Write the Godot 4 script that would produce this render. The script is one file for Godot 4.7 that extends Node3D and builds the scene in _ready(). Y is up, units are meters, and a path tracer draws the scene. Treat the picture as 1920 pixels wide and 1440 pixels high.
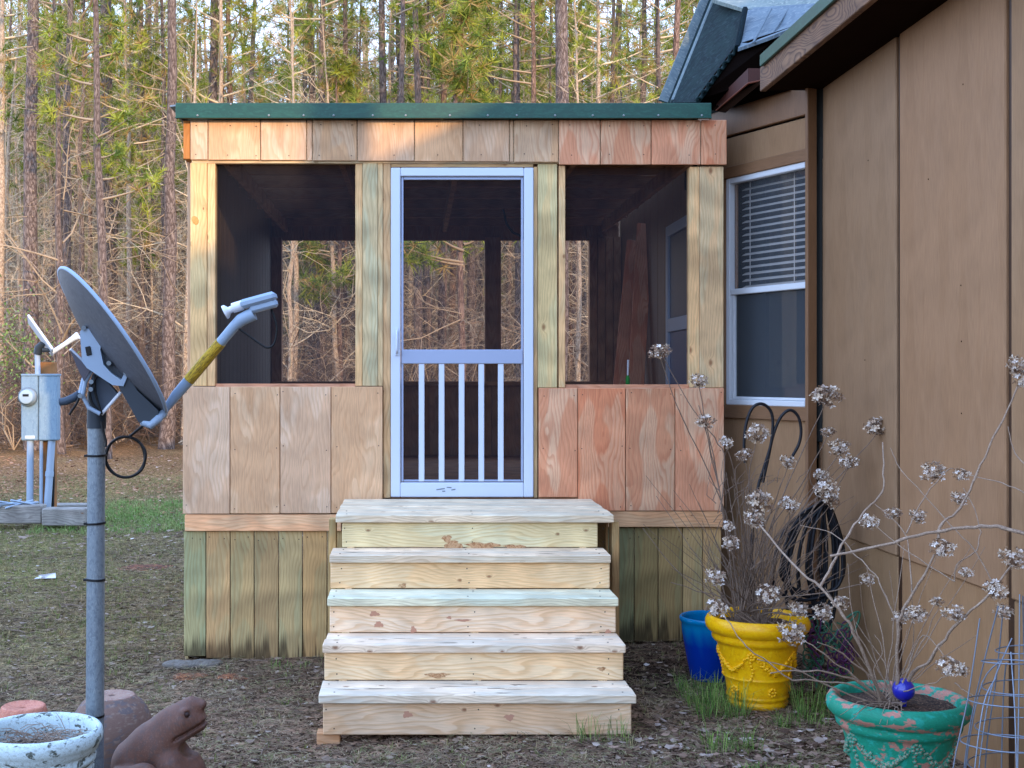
extends Node3D
# A screened porch with wooden stairs beside a brown house, at the edge of a pine wood.

const F := 2400.0     # focal length of the photograph in its pixels
const PX := 780.0     # where lines along the depth of the porch meet
const PY := 705.0
const EYE := 1.69

var M := {}
var used_names := {}
var rng := RandomNumberGenerator.new()
var noise_a := FastNoiseLite.new()
var noise_b := FastNoiseLite.new()


# ------------------------------------------------------------------ geometry
class Geo:
	var v := PackedVector3Array()
	var n := PackedVector3Array()
	var t := PackedVector2Array()
	var c := PackedColorArray()
	var i := PackedInt32Array()
	var col := Color.WHITE

	func vert(p: Vector3, nn: Vector3, uv: Vector2) -> int:
		v.append(p)
		n.append(nn)
		t.append(uv)
		c.append(col)
		return v.size() - 1

	# three corners, counter-clockwise seen from outside
	func face(a: int, b: int, d: int) -> void:
		i.append(a)
		i.append(d)
		i.append(b)

	func tri(a: Vector3, b: Vector3, d: Vector3) -> void:
		var nn := (b - a).cross(d - a).normalized()
		var k := vert(a, nn, Vector2(0, 0))
		vert(b, nn, Vector2(1, 0))
		vert(d, nn, Vector2(0.5, 1))
		face(k, k + 1, k + 2)

	# a flat polygon turned so that it faces «outward»
	func poly(pts: PackedVector3Array, outward: Vector3, uvs: PackedVector2Array) -> void:
		var nn := (pts[1] - pts[0]).cross(pts[2] - pts[0])
		if nn.length_squared() < 1e-16:
			nn = (pts[2] - pts[0]).cross(pts[pts.size() - 1] - pts[0])
		nn = nn.normalized()
		var flip := nn.dot(outward) < 0.0
		if flip:
			nn = -nn
		var k := v.size()
		for j in pts.size():
			vert(pts[j], nn, uvs[j])
		for j in range(1, pts.size() - 1):
			if flip:
				face(k, k + j + 1, k + j)
			else:
				face(k, k + j, k + j + 1)

	# a bevelled board: grain is the axis along which texture v runs; off shifts the texture; metres per texture: 0.6 across, 1.2 along
	func box(at: Vector3, size: Vector3, b := Basis.IDENTITY, grain := 1, off := Vector2.ZERO, bev := 0.003, sc := Vector2(0.6, 1.2)) -> void:
		var h := size * 0.5
		bev = minf(bev, minf(h.x, minf(h.y, h.z)) * 0.6)
		var corner := []
		for k in 8:
			var s := Vector3(1 if k & 1 else -1, 1 if k & 2 else -1, 1 if k & 4 else -1)
			var three := []
			for a in 3:
				var p := s * (h - Vector3.ONE * bev)
				p[a] = s[a] * h[a]
				three.append(p)
			corner.append(three)
		var put := func(ks: Array, axes: Array, out: Vector3, proj: int) -> void:
			var pts := PackedVector3Array()
			var uvs := PackedVector2Array()
			var u_axis := (grain + 1) % 3
			var v_axis := grain
			if proj == grain:
				v_axis = (grain + 2) % 3
			elif u_axis == proj:
				u_axis = (grain + 2) % 3
			for j in ks.size():
				var q: Vector3 = corner[ks[j]][axes[j]]
				pts.append(at + b * q)
				uvs.append(Vector2((q[u_axis] + h[u_axis]) / sc.x, (q[v_axis] + h[v_axis]) / sc.y) + off)
			poly(pts, b * out, uvs)
		for a in 3:
			for s in 2:
				var ks := []
				for k in 8:
					if ((k >> a) & 1) == s:
						ks.append(k)
				var out := Vector3.ZERO
				out[a] = 1.0 if s == 1 else -1.0
				put.call([ks[0], ks[1], ks[3], ks[2]], [a, a, a, a], out, a)
		if bev <= 0.0:
			return
		for a in 3:        # edges that run along axis a
			var p := (a + 1) % 3
			var q := (a + 2) % 3
			for sp in 2:
				for sq in 2:
					var k0 := (sp << p) | (sq << q)
					var k1 := k0 | (1 << a)
					var out := Vector3.ZERO
					out[p] = 1.0 if sp == 1 else -1.0
					out[q] = 1.0 if sq == 1 else -1.0
					put.call([k0, k1, k1, k0], [p, p, q, q], out, p)
		for k in 8:
			var out := Vector3(1 if k & 1 else -1, 1 if k & 2 else -1, 1 if k & 4 else -1)
			put.call([k, k, k], [0, 1, 2], out, 0)

	func tube(pts: PackedVector3Array, radii: PackedFloat32Array, sides := 6, capped := true, vscale := 1.0) -> void:
		var count := pts.size()
		var side := Vector3.RIGHT
		var run := 0.0
		var base := v.size()
		for k in count:
			var d := (pts[mini(k + 1, count - 1)] - pts[maxi(k - 1, 0)]).normalized()
			if k == 0:
				side = d.cross(Vector3.UP if absf(d.y) < 0.9 else Vector3.RIGHT).normalized()
			side = (side - d * side.dot(d)).normalized()
			var up := d.cross(side)
			if k > 0:
				run += pts[k].distance_to(pts[k - 1])
			for s in sides + 1:
				var a := TAU * s / sides
				var nn := side * cos(a) + up * sin(a)
				vert(pts[k] + nn * radii[k], nn, Vector2(float(s) / sides, run * vscale))
		for k in count - 1:
			for s in sides:
				var a := base + k * (sides + 1) + s
				var e := a + sides + 1
				face(a, a + 1, e + 1)
				face(a, e + 1, e)
		if capped:
			for end in [0, count - 1]:
				var d: Vector3 = (pts[0] - pts[1]).normalized() if end == 0 else (pts[count - 1] - pts[count - 2]).normalized()
				var k := vert(pts[end], d, Vector2(0.5, 0.5))
				for s in sides + 1:
					var q := base + int(end) * (sides + 1) + s
					vert(v[q], d, t[q])
				for s in sides:
					if end == 0:
						face(k, k + 2 + s, k + 1 + s)
					else:
						face(k, k + 1 + s, k + 2 + s)

	# profile (radius, height): up the outside, over the rim, down the inside
	func lathe(profile: PackedVector2Array, at: Vector3, b := Basis.IDENTITY, segs := 40, uvs := Vector2(1, 1), wobble := 0.0) -> void:
		var base := v.size()
		var run := 0.0
		var count := profile.size()
		for k in count:
			var d := profile[mini(k + 1, count - 1)] - profile[maxi(k - 1, 0)]
			var nn2 := Vector2(d.y, -d.x).normalized()
			if k > 0:
				run += profile[k].distance_to(profile[k - 1])
			for s in segs + 1:
				var a := TAU * s / segs
				var r := profile[k].x * (1.0 + wobble * sin(a * 3.0 + profile[k].y * 9.0))
				var dir := Vector3(cos(a), 0, sin(a))
				vert(at + b * (dir * r + Vector3.UP * profile[k].y), (b * (dir * nn2.x + Vector3.UP * nn2.y)).normalized(), Vector2(float(s) / segs * uvs.x, run * uvs.y))
		for k in count - 1:
			for s in segs:
				var a := base + k * (segs + 1) + s
				var e := a + segs + 1
				face(a, e + 1, a + 1)
				face(a, e, e + 1)

	func blob(at: Vector3, r: Vector3, b := Basis.IDENTITY, segs := 8, rows := 5) -> void:
		var base := v.size()
		for k in rows + 1:
			var e := PI * k / rows - PI / 2
			for s in segs + 1:
				var a := TAU * s / segs
				var d := Vector3(cos(e) * cos(a), sin(e), cos(e) * sin(a))
				vert(at + b * (d * r), (b * (d / r)).normalized(), Vector2(float(s) / segs, float(k) / rows))
		for k in rows:
			for s in segs:
				var a := base + k * (segs + 1) + s
				var e := a + segs + 1
				face(a, e + 1, a + 1)
				face(a, e, e + 1)

	# a slab between two polygons: top outline and thickness along «down»
	func slab(pts: PackedVector3Array, down: Vector3, uvscale := 1.0) -> void:
		var mid := Vector3.ZERO
		for p in pts:
			mid += p / pts.size()
		var ex := (pts[1] - pts[0]).normalized()
		var nn := (pts[1] - pts[0]).cross(pts[2] - pts[0]).normalized()
		var ey := nn.cross(ex)
		var uvs := PackedVector2Array()
		var low := PackedVector3Array()
		for p in pts:
			uvs.append(Vector2((p - pts[0]).dot(ex), (p - pts[0]).dot(ey)) * uvscale)
			low.append(p + down)
		poly(pts, -down, uvs)
		poly(low, down, uvs)
		for k in pts.size():
			var a := pts[k]
			var d := pts[(k + 1) % pts.size()]
			poly(PackedVector3Array([a, d, d + down, a + down]), (a + d) * 0.5 - mid, PackedVector2Array([Vector2(0, 0), Vector2(a.distance_to(d), 0) * uvscale, Vector2(a.distance_to(d), down.length()) * uvscale, Vector2(0, down.length()) * uvscale]))

	func mesh() -> ArrayMesh:
		var m := ArrayMesh.new()
		var a := []
		a.resize(Mesh.ARRAY_MAX)
		a[Mesh.ARRAY_VERTEX] = v
		a[Mesh.ARRAY_NORMAL] = n
		a[Mesh.ARRAY_TEX_UV] = t
		a[Mesh.ARRAY_COLOR] = c
		a[Mesh.ARRAY_INDEX] = i
		m.add_surface_from_arrays(Mesh.PRIMITIVE_TRIANGLES, a)
		return m


# ------------------------------------------------------------------ naming and adding
func numbered(parent: Node, called: String) -> String:
	var key := str(parent.get_instance_id()) + called
	var k: int = used_names.get(key, 0)
	used_names[key] = k + 1
	return called if k == 0 else "%s_%03d" % [called, k]


func tag(o: Node, label: String, category: String, group := "", kind := "") -> Node:
	if label:
		o.set_meta("label", label)
	if category:
		o.set_meta("category", category)
	if group:
		o.set_meta("group", group)
	if kind:
		o.set_meta("kind", kind)
	return o


func thing(called: String, label: String, category: String, at := Vector3.ZERO, group := "") -> Node3D:
	var o := Node3D.new()
	o.name = numbered(self, called)
	o.position = at
	add_child(o, true)
	tag(o, label, category, group)
	return o


# a part; «g» is given in world places, so the parent's own place is taken off
func part(parent: Node3D, called: String, g: Geo, mat: Material) -> MeshInstance3D:
	return part_mesh(parent, called, g.mesh(), mat, -parent.position if parent.get_parent() == self else -(parent.position + (parent.get_parent() as Node3D).position))


func part_mesh(parent: Node3D, called: String, mesh: Mesh, mat: Material, at := Vector3.ZERO) -> MeshInstance3D:
	var o := MeshInstance3D.new()
	o.mesh = mesh
	o.material_override = mat
	o.name = numbered(parent, called)
	o.position = at
	parent.add_child(o, true)
	return o


func solo(called: String, g: Geo, mat: Material, label: String, category: String, group := "", kind := "") -> MeshInstance3D:
	var o := part_mesh(self, called, g.mesh(), mat)
	tag(o, label, category, group, kind)
	return o


func scatter(parent: Node, called: String, mesh: Mesh, mat: Material, places: Array, colors := PackedColorArray()) -> MultiMeshInstance3D:
	var mm := MultiMesh.new()
	mm.transform_format = MultiMesh.TRANSFORM_3D
	mm.use_colors = colors.size() > 0
	mm.mesh = mesh
	mm.instance_count = places.size()
	for k in places.size():
		mm.set_instance_transform(k, places[k])
		if colors.size() > 0:
			mm.set_instance_color(k, colors[k])
	var o := MultiMeshInstance3D.new()
	o.multimesh = mm
	o.material_override = mat
	o.name = numbered(parent, called)
	o.set_meta("kind", "stuff")
	parent.add_child(o, true)
	return o


# a point of the photograph at a given distance in front of the camera
func at(x: float, y: float, z: float) -> Vector3:
	return Vector3((x - PX) / F * z, EYE - (y - PY) / F * z, -z)


func fx(x: float) -> float:      # places on the porch front, 8 m away
	return (x - PX) / 300.0


func fy(y: float) -> float:
	return EYE - (y - PY) / 300.0


func gh(x: float, z: float) -> float:
	var near := clampf((z + 30.0) / 20.0, 0.0, 1.0)
	var dip := 0.06 * smoothstep(0.9, 1.4, x) * smoothstep(-7.9, -7.3, z) * (1.0 - smoothstep(4.0, 8.0, z))
	return -dip - 0.035 + 0.036 * clampf(x, -3.5, 2.4) + 0.02 * noise_a.get_noise_2d(x * 60.0, z * 60.0) * near - 0.03 * (1.0 - near)


func off() -> Vector2:
	return Vector2(rng.randf_range(0.0, 0.5), rng.randf())


func shade(m: StandardMaterial3D, tint: Color) -> StandardMaterial3D:
	var d: StandardMaterial3D = m.duplicate()
	d.albedo_color = Color(m.albedo_color.r * tint.r, m.albedo_color.g * tint.g, m.albedo_color.b * tint.b)
	return d


func rgb8(r: int, g: int, b: int) -> Color:
	return Color(r / 255.0, g / 255.0, b / 255.0)


func lin(r: int, g: int, b: int) -> Color:    # a vertex colour given as sRGB bytes
	return rgb8(r, g, b).srgb_to_linear()


# ------------------------------------------------------------------ textures
func to_texture(data: PackedByteArray, w: int, h: int) -> ImageTexture:
	return ImageTexture.create_from_image(Image.create_from_data(w, h, false, Image.FORMAT_RGB8, data))


# sawn or peeled wood: u runs 0.6 m across the grain, v 1.2 m along it and repeats
func wood(seed_: int, light: Color, dark: Color, other: Color, rings: float, warp: float, strength: float, other_share: float, knots: int, w := 256, h := 512, stain := false, blot := 0.16) -> ImageTexture:
	var r := RandomNumberGenerator.new()
	r.seed = seed_
	var na := FastNoiseLite.new()
	na.seed = seed_
	na.frequency = 1.0
	na.fractal_octaves = 2
	var nb := FastNoiseLite.new()
	nb.seed = seed_ + 7
	nb.frequency = 1.0
	nb.fractal_octaves = 2
	var kn := []
	for k in knots:
		kn.append([r.randf() * 0.6, r.randf() * 1.2, r.randf_range(0.004, 0.013)])
	var data := PackedByteArray()
	data.resize(w * h * 3)
	var cs := PackedVector2Array()
	for j in h:
		cs.append(Vector2(cos(TAU * j / h), sin(TAU * j / h)))
	for j in h:
		var q := cs[j]
		var ly := 1.2 * j / h
		for i in w:
			var u := 0.6 * i / w
			var x := u * rings / 0.6 + warp * na.get_noise_3d(u * 4.5, q.x * 0.27, q.y * 0.27) + 0.3 * nb.get_noise_3d(u * 24.0, q.x * 1.1, q.y * 1.1)
			var knot := 0.0
			for e in kn:
				var dx: float = u - e[0]
				var dy: float = (ly - e[1]) * 0.55
				var d: float = sqrt(dx * dx + dy * dy) / e[2]
				if d < 4.0:
					x += 2.2 * exp(-d * d * 0.35)
					knot = maxf(knot, clampf(1.35 - d, 0.0, 1.0))
			var ring := x - floorf(x)
			var late := smoothstep(0.35, 0.9, ring) * (1.0 - smoothstep(0.92, 1.0, ring))
			var fine := nb.get_noise_3d(u * 260.0, q.x * 2.0 + 9.0, q.y * 2.0)
			var side := smoothstep(-0.06, 0.1, na.get_noise_3d(u * 6.0 + 40.0, q.x * 0.3, q.y * 0.3))
			var big := na.get_noise_3d(u * 3.0 + 80.0, q.x * 0.8, q.y * 0.8)
			var cc := light.lerp(other, side * other_share).lerp(dark, late * strength)
			cc = cc.lerp(Color(0.42, 0.26, 0.17), knot * 0.65)
			var f := 1.0 + 0.09 * fine + blot * big
			if stain:
				var low := float(j) / h       # the foot of a board is at v = 0
				var drip := 0.012 + 0.14 * maxf(0.0, na.get_noise_2d(u * 9.0, 3.0) + 0.12) + 0.07 * nb.get_noise_2d(u * 75.0, 5.0) * (0.4 + nb.get_noise_2d(u * 14.0, 8.0)) + 0.05 * maxf(0.0, nb.get_noise_2d(u * 190.0, 11.0))
				drip += 0.035 * nb.get_noise_2d(u * 420.0, 21.0)
				cc = cc.lerp(Color(0.25, 0.19, 0.12), (0.7 + 0.3 * nb.get_noise_2d(u * 300.0, low * 12.0)) * smoothstep(0.04, -0.05, low - drip))
			var p := (j * w + i) * 3
			data[p] = int(clampf(cc.r * f, 0, 1) * 255)
			data[p + 1] = int(clampf(cc.g * f, 0, 1) * 255)
			data[p + 2] = int(clampf(cc.b * f, 0, 1) * 255)
	return to_texture(data, w, h)


# two or three paints in patches, with fine grain; for worn paint, clay, metal
func patches(seed_: int, cols: Array, freq: float, cut: float, grain: float, stretch := Vector2(1, 1), w := 256, h := 256) -> ImageTexture:
	var na := FastNoiseLite.new()
	na.seed = seed_
	na.frequency = 1.0
	na.fractal_octaves = 4
	var data := PackedByteArray()
	data.resize(w * h * 3)
	for j in h:
		var b := TAU * j / h
		for i in w:
			var a := TAU * i / w
			var px := Vector3(cos(a), sin(a), cos(b)) * Vector3(stretch.x, stretch.x, stretch.y) * freq
			var py := sin(b) * stretch.y * freq
			var s := na.get_noise_3d(px.x + py * 0.7, px.y, px.z + py)
			var s2 := na.get_noise_3d(px.x * 3.0 + 31.0 + py, px.y * 3.0, px.z * 3.0 - py)
			var k := smoothstep(cut - 0.06, cut + 0.06, s + 0.25 * s2)
			var c0: Color = cols[0]
			var c1: Color = cols[1]
			var c2: Color = cols[2]
			var cc := c0.lerp(c1, k).lerp(c2, smoothstep(0.15, 0.4, s2))
			var f := 1.0 + grain * na.get_noise_3d(px.x * 14.0, px.y * 14.0 + py * 11.0, px.z * 14.0)
			var p := (j * w + i) * 3
			data[p] = int(clampf(cc.r * f, 0, 1) * 255)
			data[p + 1] = int(clampf(cc.g * f, 0, 1) * 255)
			data[p + 2] = int(clampf(cc.b * f, 0, 1) * 255)
	return to_texture(data, w, h)


# bark: upright plates with dark cracks; u once round the trunk, v repeats
func bark(seed_: int, plate: Color, plate2: Color, crack: Color, fu: float, fv: float, depth: float) -> ImageTexture:
	var na := FastNoiseLite.new()
	na.seed = seed_
	na.frequency = 1.0
	na.noise_type = FastNoiseLite.TYPE_CELLULAR
	na.cellular_return_type = FastNoiseLite.RETURN_DISTANCE2_SUB
	var nb := FastNoiseLite.new()
	nb.seed = seed_ + 3
	nb.frequency = 1.0
	nb.fractal_octaves = 3
	var w := 128
	var h := 256
	var data := PackedByteArray()
	data.resize(w * h * 3)
	for j in h:
		var b := TAU * j / h
		for i in w:
			var a := TAU * i / w
			var wob := nb.get_noise_3d(cos(a) * 2.0, sin(a) * 2.0, float(j) / h * 6.0)
			var e := na.get_noise_3d(cos(a) * fu + wob * 0.5, sin(a) * fu + cos(b) * fv, sin(b) * fv)
			var k := smoothstep(-0.95, -0.95 + depth, e)
			var m := 0.5 + 0.9 * nb.get_noise_3d(cos(a) * 1.4 + 7.0, sin(a) * 1.4 + cos(b), sin(b))
			var cc := crack.lerp(plate.lerp(plate2, clampf(m, 0, 1)), k)
			var f := 1.0 + 0.2 * nb.get_noise_3d(cos(a) * 9.0, sin(a) * 9.0 + cos(b) * 9.0, sin(b) * 9.0)
			var p := (j * w + i) * 3
			data[p] = int(clampf(cc.r * f, 0, 1) * 255)
			data[p + 1] = int(clampf(cc.g * f, 0, 1) * 255)
			data[p + 2] = int(clampf(cc.b * f, 0, 1) * 255)
	return to_texture(data, w, h)


# soil strewn with bits of leaf, straw and twig
func litter(seed_: int, base: Color, bits: Array, count: int, size := 1024) -> ImageTexture:
	var r := RandomNumberGenerator.new()
	r.seed = seed_
	var na := FastNoiseLite.new()
	na.seed = seed_
	na.frequency = 0.02
	na.fractal_octaves = 4
	var im := na.get_seamless_image(size, size)
	im.convert(Image.FORMAT_L8)
	var src := im.get_data()
	var data := PackedByteArray()
	data.resize(size * size * 3)
	for k in size * size:
		var f := 0.45 + 1.1 * src[k] / 255.0
		data[k * 3] = int(clampf(base.r * f, 0, 1) * 255)
		data[k * 3 + 1] = int(clampf(base.g * f, 0, 1) * 255)
		data[k * 3 + 2] = int(clampf(base.b * f, 0, 1) * 255)
	for k in count:
		var x := r.randf() * size
		var y := r.randf() * size
		var a := r.randf() * TAU
		var long := r.randf_range(3, 16)
		var wide := r.randi_range(1, 3) if r.randf() < 0.6 else r.randi_range(2, 6)
		if wide > 3:
			long = r.randf_range(5, 9)
		var cc: Color = bits[r.randi() % bits.size()]
		var f := r.randf_range(0.55, 1.15)
		var bend := r.randf_range(-0.06, 0.06)
		for s in int(long):
			a += bend
			x += cos(a)
			y += sin(a)
			for q in wide:
				var ix := posmod(int(x - sin(a) * q), size)
				var iy := posmod(int(y + cos(a) * q), size)
				var p := (iy * size + ix) * 3
				data[p] = int(clampf(cc.r * f, 0, 1) * 255)
				data[p + 1] = int(clampf(cc.g * f, 0, 1) * 255)
				data[p + 2] = int(clampf(cc.b * f, 0, 1) * 255)
	return to_texture(data, size, size)


func mat(tex: Texture2D, color := Color.WHITE, rough := 0.8, bump := 0.0) -> StandardMaterial3D:
	var m := StandardMaterial3D.new()
	m.albedo_color = color
	m.roughness = rough
	m.metallic_specular = 0.4
	if tex:
		m.albedo_texture = tex
		if bump > 0.0:
			m.heightmap_enabled = true
			m.heightmap_texture = tex
			m.heightmap_scale = bump
	return m


func make_materials() -> void:
	var ply_tan := wood(11, rgb8(208, 168, 132), rgb8(190, 146, 108), rgb8(220, 188, 156), 20.0, 3.4, 0.45, 0.6, 0, 256, 512, false, 0.08)
	var ply_red := wood(23, rgb8(210, 146, 108), rgb8(190, 120, 86), rgb8(218, 178, 142), 22.0, 3.6, 0.5, 0.75, 0, 256, 512, false, 0.08)
	var ply_mix := wood(29, rgb8(204, 162, 122), rgb8(184, 140, 104), rgb8(204, 172, 140), 24.0, 4.5, 0.55, 0.9, 0)
	var treated := wood(31, rgb8(212, 180, 138), rgb8(180, 145, 104), rgb8(200, 182, 146), 32.0, 2.2, 0.5, 0.8, 4)
	var skirt := wood(37, rgb8(188, 157, 110), rgb8(160, 126, 84), rgb8(178, 158, 114), 30.0, 2.2, 0.5, 0.9, 2, 384, 512, true)
	var pine := wood(41, rgb8(236, 208, 170), rgb8(206, 168, 124), rgb8(232, 214, 184), 30.0, 3.6, 0.5, 0.8, 8, 320, 512, false, 0.1)
	var tread := wood(47, rgb8(234, 212, 182), rgb8(192, 166, 136), rgb8(220, 210, 188), 30.0, 3.2, 0.6, 0.8, 5, 320, 512, false, 0.12)
	var sid := wood(53, rgb8(148, 114, 82), rgb8(138, 105, 75), rgb8(153, 119, 87), 70.0, 0.6, 0.4, 0.8, 0, 384, 256, false, 0.04)
	M.ply_tan = mat(ply_tan, Color.WHITE, 0.85, 0.1)
	M.ply_red = mat(ply_red, Color.WHITE, 0.85, 0.1)
	M.ply_mix = mat(ply_mix, Color.WHITE, 0.85, 0.1)
	M.treated = mat(treated, Color.WHITE, 0.85, 0.1)
	M.skirt = mat(skirt, Color.WHITE, 0.9, 0.1)
	M.pine = mat(pine, Color.WHITE, 0.8, 0.1)
	M.tread = mat(tread, Color.WHITE, 0.85, 0.1)
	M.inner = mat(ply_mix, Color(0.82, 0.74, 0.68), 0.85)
	M.siding = mat(sid, Color.WHITE, 0.62, 0.08)
	M.siding.metallic_specular = 0.3
	M.trim_brown = mat(sid, Color(0.86, 0.82, 0.8), 0.5)
	M.soffit = mat(sid, Color(0.2, 0.16, 0.15), 0.9)  # near-black: the shade under the eaves is put into this colour
	M.fascia = mat(wood(59, rgb8(128, 96, 70), rgb8(72, 50, 38), rgb8(110, 80, 58), 16.0, 6.0, 0.8, 0.7, 3), Color.WHITE, 0.75, 0.1)
	M.red_board = mat(sid, Color(0.44, 0.26, 0.24), 0.7)
	M.green_metal = mat(patches(61, [rgb8(17, 66, 54), rgb8(20, 72, 58), rgb8(26, 78, 64)], 2.0, 0.1, 0.08), Color.WHITE, 0.35)
	M.roof_dark = mat(patches(62, [rgb8(26, 41, 41), rgb8(20, 31, 34), rgb8(42, 56, 57)], 1.6, 0.05, 0.15), Color.WHITE, 0.75)
	M.roof_dark.metallic_specular = 0.12
	M.roof_pale = mat(patches(63, [rgb8(106, 116, 116), rgb8(96, 106, 108), rgb8(126, 132, 128)], 1.5, 0.1, 0.1), Color.WHITE, 0.7)
	M.roof_pale.metallic_specular = 0.15
	M.soffit.metallic_specular = 0.1
	M.door_white = mat(null, Color(0.78, 0.81, 0.86), 0.4)
	M.door_rail = mat(null, Color(0.6, 0.64, 0.73), 0.4)
	M.vinyl = mat(null, Color(0.82, 0.83, 0.84), 0.4)
	M.blind = mat(null, Color(0.68, 0.65, 0.62), 0.5)
	M.black = mat(null, Color(0.04, 0.04, 0.045), 0.55)
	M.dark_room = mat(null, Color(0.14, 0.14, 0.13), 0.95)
	M.screw = mat(null, Color(0.55, 0.56, 0.55), 0.35)
	M.mark_brown = mat(patches(86, [rgb8(192, 150, 108), rgb8(158, 112, 74), rgb8(206, 170, 130)], 3.0, 0.05, 0.2, Vector2(1, 1), 128, 128), Color.WHITE, 0.9)
	M.mark_red = mat(null, Color(0.74, 0.54, 0.43), 0.9)
	M.mark_grey = mat(null, Color(0.52, 0.46, 0.4), 0.95)
	M.meter_face = mat(null, Color(0.62, 0.68, 0.72), 0.35)
	M.nail = mat(null, Color(0.22, 0.18, 0.16), 0.6)
	M.screen = StandardMaterial3D.new()
	M.screen.albedo_color = Color(0.17, 0.17, 0.2, 0.34)
	M.screen.transparency = BaseMaterial3D.TRANSPARENCY_ALPHA
	M.screen.roughness = 0.7
	M.screen.metallic_specular = 0.2
	M.glass = StandardMaterial3D.new()
	M.glass.albedo_color = Color(0.9, 0.95, 1.0, 0.06)
	M.glass.transparency = BaseMaterial3D.TRANSPARENCY_ALPHA
	M.glass.roughness = 0.03
	M.galv = mat(patches(64, [rgb8(124, 134, 140), rgb8(110, 120, 128), rgb8(140, 148, 150)], 3.0, 0.1, 0.1, Vector2(0.6, 2.0)), Color.WHITE, 0.45)
	M.galv.metallic = 0.35
	M.dish_grey = mat(patches(65, [rgb8(92, 94, 99), rgb8(86, 88, 93), rgb8(101, 102, 106)], 2.5, 0.1, 0.1), Color.WHITE, 0.5)
	M.dish_pale = mat(null, Color(0.56, 0.63, 0.7), 0.45)
	M.dish_dark = mat(null, Color(0.17, 0.2, 0.23), 0.5)
	M.tape = mat(patches(66, [rgb8(198, 160, 46), rgb8(150, 118, 40), rgb8(110, 92, 40)], 3.0, 0.12, 0.15), Color.WHITE, 0.6)
	M.meter_grey = mat(patches(67, [rgb8(122, 144, 158), rgb8(114, 136, 152), rgb8(134, 152, 164)], 2.0, 0.1, 0.08), Color.WHITE, 0.5)
	M.conduit = mat(null, Color(0.58, 0.64, 0.7), 0.5)
	M.white_plastic = mat(null, Color(0.85, 0.86, 0.88), 0.5)
	M.grey_timber = mat(wood(68, rgb8(138, 132, 124), rgb8(100, 94, 88), rgb8(150, 146, 138), 18.0, 3.0, 0.6, 0.6, 3, 128, 256), Color.WHITE, 0.9)
	M.yellow = mat(patches(71, [rgb8(240, 178, 8), rgb8(232, 166, 8), rgb8(244, 192, 24)], 2.0, 0.1, 0.06), Color.WHITE, 0.32)
	M.teal_pot = mat(patches(72, [rgb8(22, 132, 104), rgb8(172, 120, 104), rgb8(34, 150, 130)], 1.0, 0.15, 0.14, Vector2(1.0, 1.1), 384, 384), Color.WHITE, 0.55)
	M.blue_pot = mat(null, Color.WHITE, 0.2)
	M.blue_pot.vertex_color_use_as_albedo = true
	M.white_pot = mat(patches(73, [rgb8(190, 206, 206), rgb8(86, 92, 84), rgb8(166, 178, 174)], 1.3, 0.3, 0.2, Vector2(1.0, 1.4), 384, 384), Color.WHITE, 0.75)
	M.terracotta = mat(patches(74, [rgb8(192, 124, 100), rgb8(178, 112, 92), rgb8(202, 148, 126)], 2.5, 0.1, 0.1), Color.WHITE, 0.85)
	M.brown_clay = mat(patches(75, [rgb8(116, 90, 78), rgb8(100, 88, 86), rgb8(134, 112, 98)], 1.6, 0.0, 0.12), Color.WHITE, 0.75)
	M.frog = mat(patches(76, [rgb8(100, 66, 52), rgb8(88, 66, 58), rgb8(116, 82, 66)], 2.0, 0.1, 0.16), Color.WHITE, 0.62)
	M.frog.uv1_triplanar = true
	M.frog.uv1_scale = Vector3(3, 3, 3)
	M.soil = mat(litter(77, rgb8(58, 42, 34), [rgb8(96, 70, 54), rgb8(40, 30, 26), rgb8(120, 96, 76)], 2500, 256), Color.WHITE, 0.95, 0.5)
	M.glass_ball = StandardMaterial3D.new()
	M.glass_ball.albedo_color = Color(0.03, 0.07, 0.62)
	M.glass_ball.roughness = 0.06
	M.glass_ball.clearcoat_enabled = true
	M.glass_ball.clearcoat = 1.0
	M.stem = mat(bark(81, rgb8(150, 128, 108), rgb8(128, 108, 92), rgb8(96, 78, 66), 3.0, 4.0, 0.3), Color.WHITE, 0.8)
	M.stem_pale = mat(bark(82, rgb8(186, 164, 142), rgb8(160, 138, 118), rgb8(120, 98, 82), 3.0, 4.0, 0.3), Color.WHITE, 0.8)
	M.petal = mat(null, Color.WHITE, 0.9)
	M.petal.vertex_color_use_as_albedo = true
	M.petal.backlight_enabled = true
	M.petal.backlight = Color(0.3, 0.3, 0.3)
	M.hose = mat(null, Color(0.07, 0.075, 0.1), 0.45)
	M.wire_green = mat(null, Color(0.22, 0.4, 0.3), 0.45)
	M.wire_purple = mat(null, Color(0.32, 0.14, 0.3), 0.45)
	M.wire = mat(null, Color(0.5, 0.54, 0.6), 0.4)
	M.wire.metallic = 0.5
	M.pine_bark = mat(bark(83, rgb8(172, 140, 116), rgb8(134, 108, 96), rgb8(84, 62, 52), 2.4, 0.9, 0.3), Color.WHITE, 0.95, 2.0)
	M.grey_bark = mat(bark(84, rgb8(150, 130, 116), rgb8(118, 102, 94), rgb8(80, 64, 56), 2.8, 0.9, 0.3), Color.WHITE, 0.95, 1.5)
	M.pale_bark = mat(bark(85, rgb8(214, 190, 160), rgb8(184, 160, 136), rgb8(140, 114, 92), 2.2, 1.2, 0.25), Color.WHITE, 0.95)
	M.twig = mat(null, rgb8(172, 146, 116), 0.95)
	M.twig_pale = mat(null, rgb8(220, 194, 158), 0.95)
	M.brush = mat(null, Color.WHITE, 0.95)
	M.brush.vertex_color_use_as_albedo = true
	M.needles = mat(null, Color.WHITE, 0.8)
	M.needles.vertex_color_use_as_albedo = true
	M.needles.backlight_enabled = true
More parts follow.
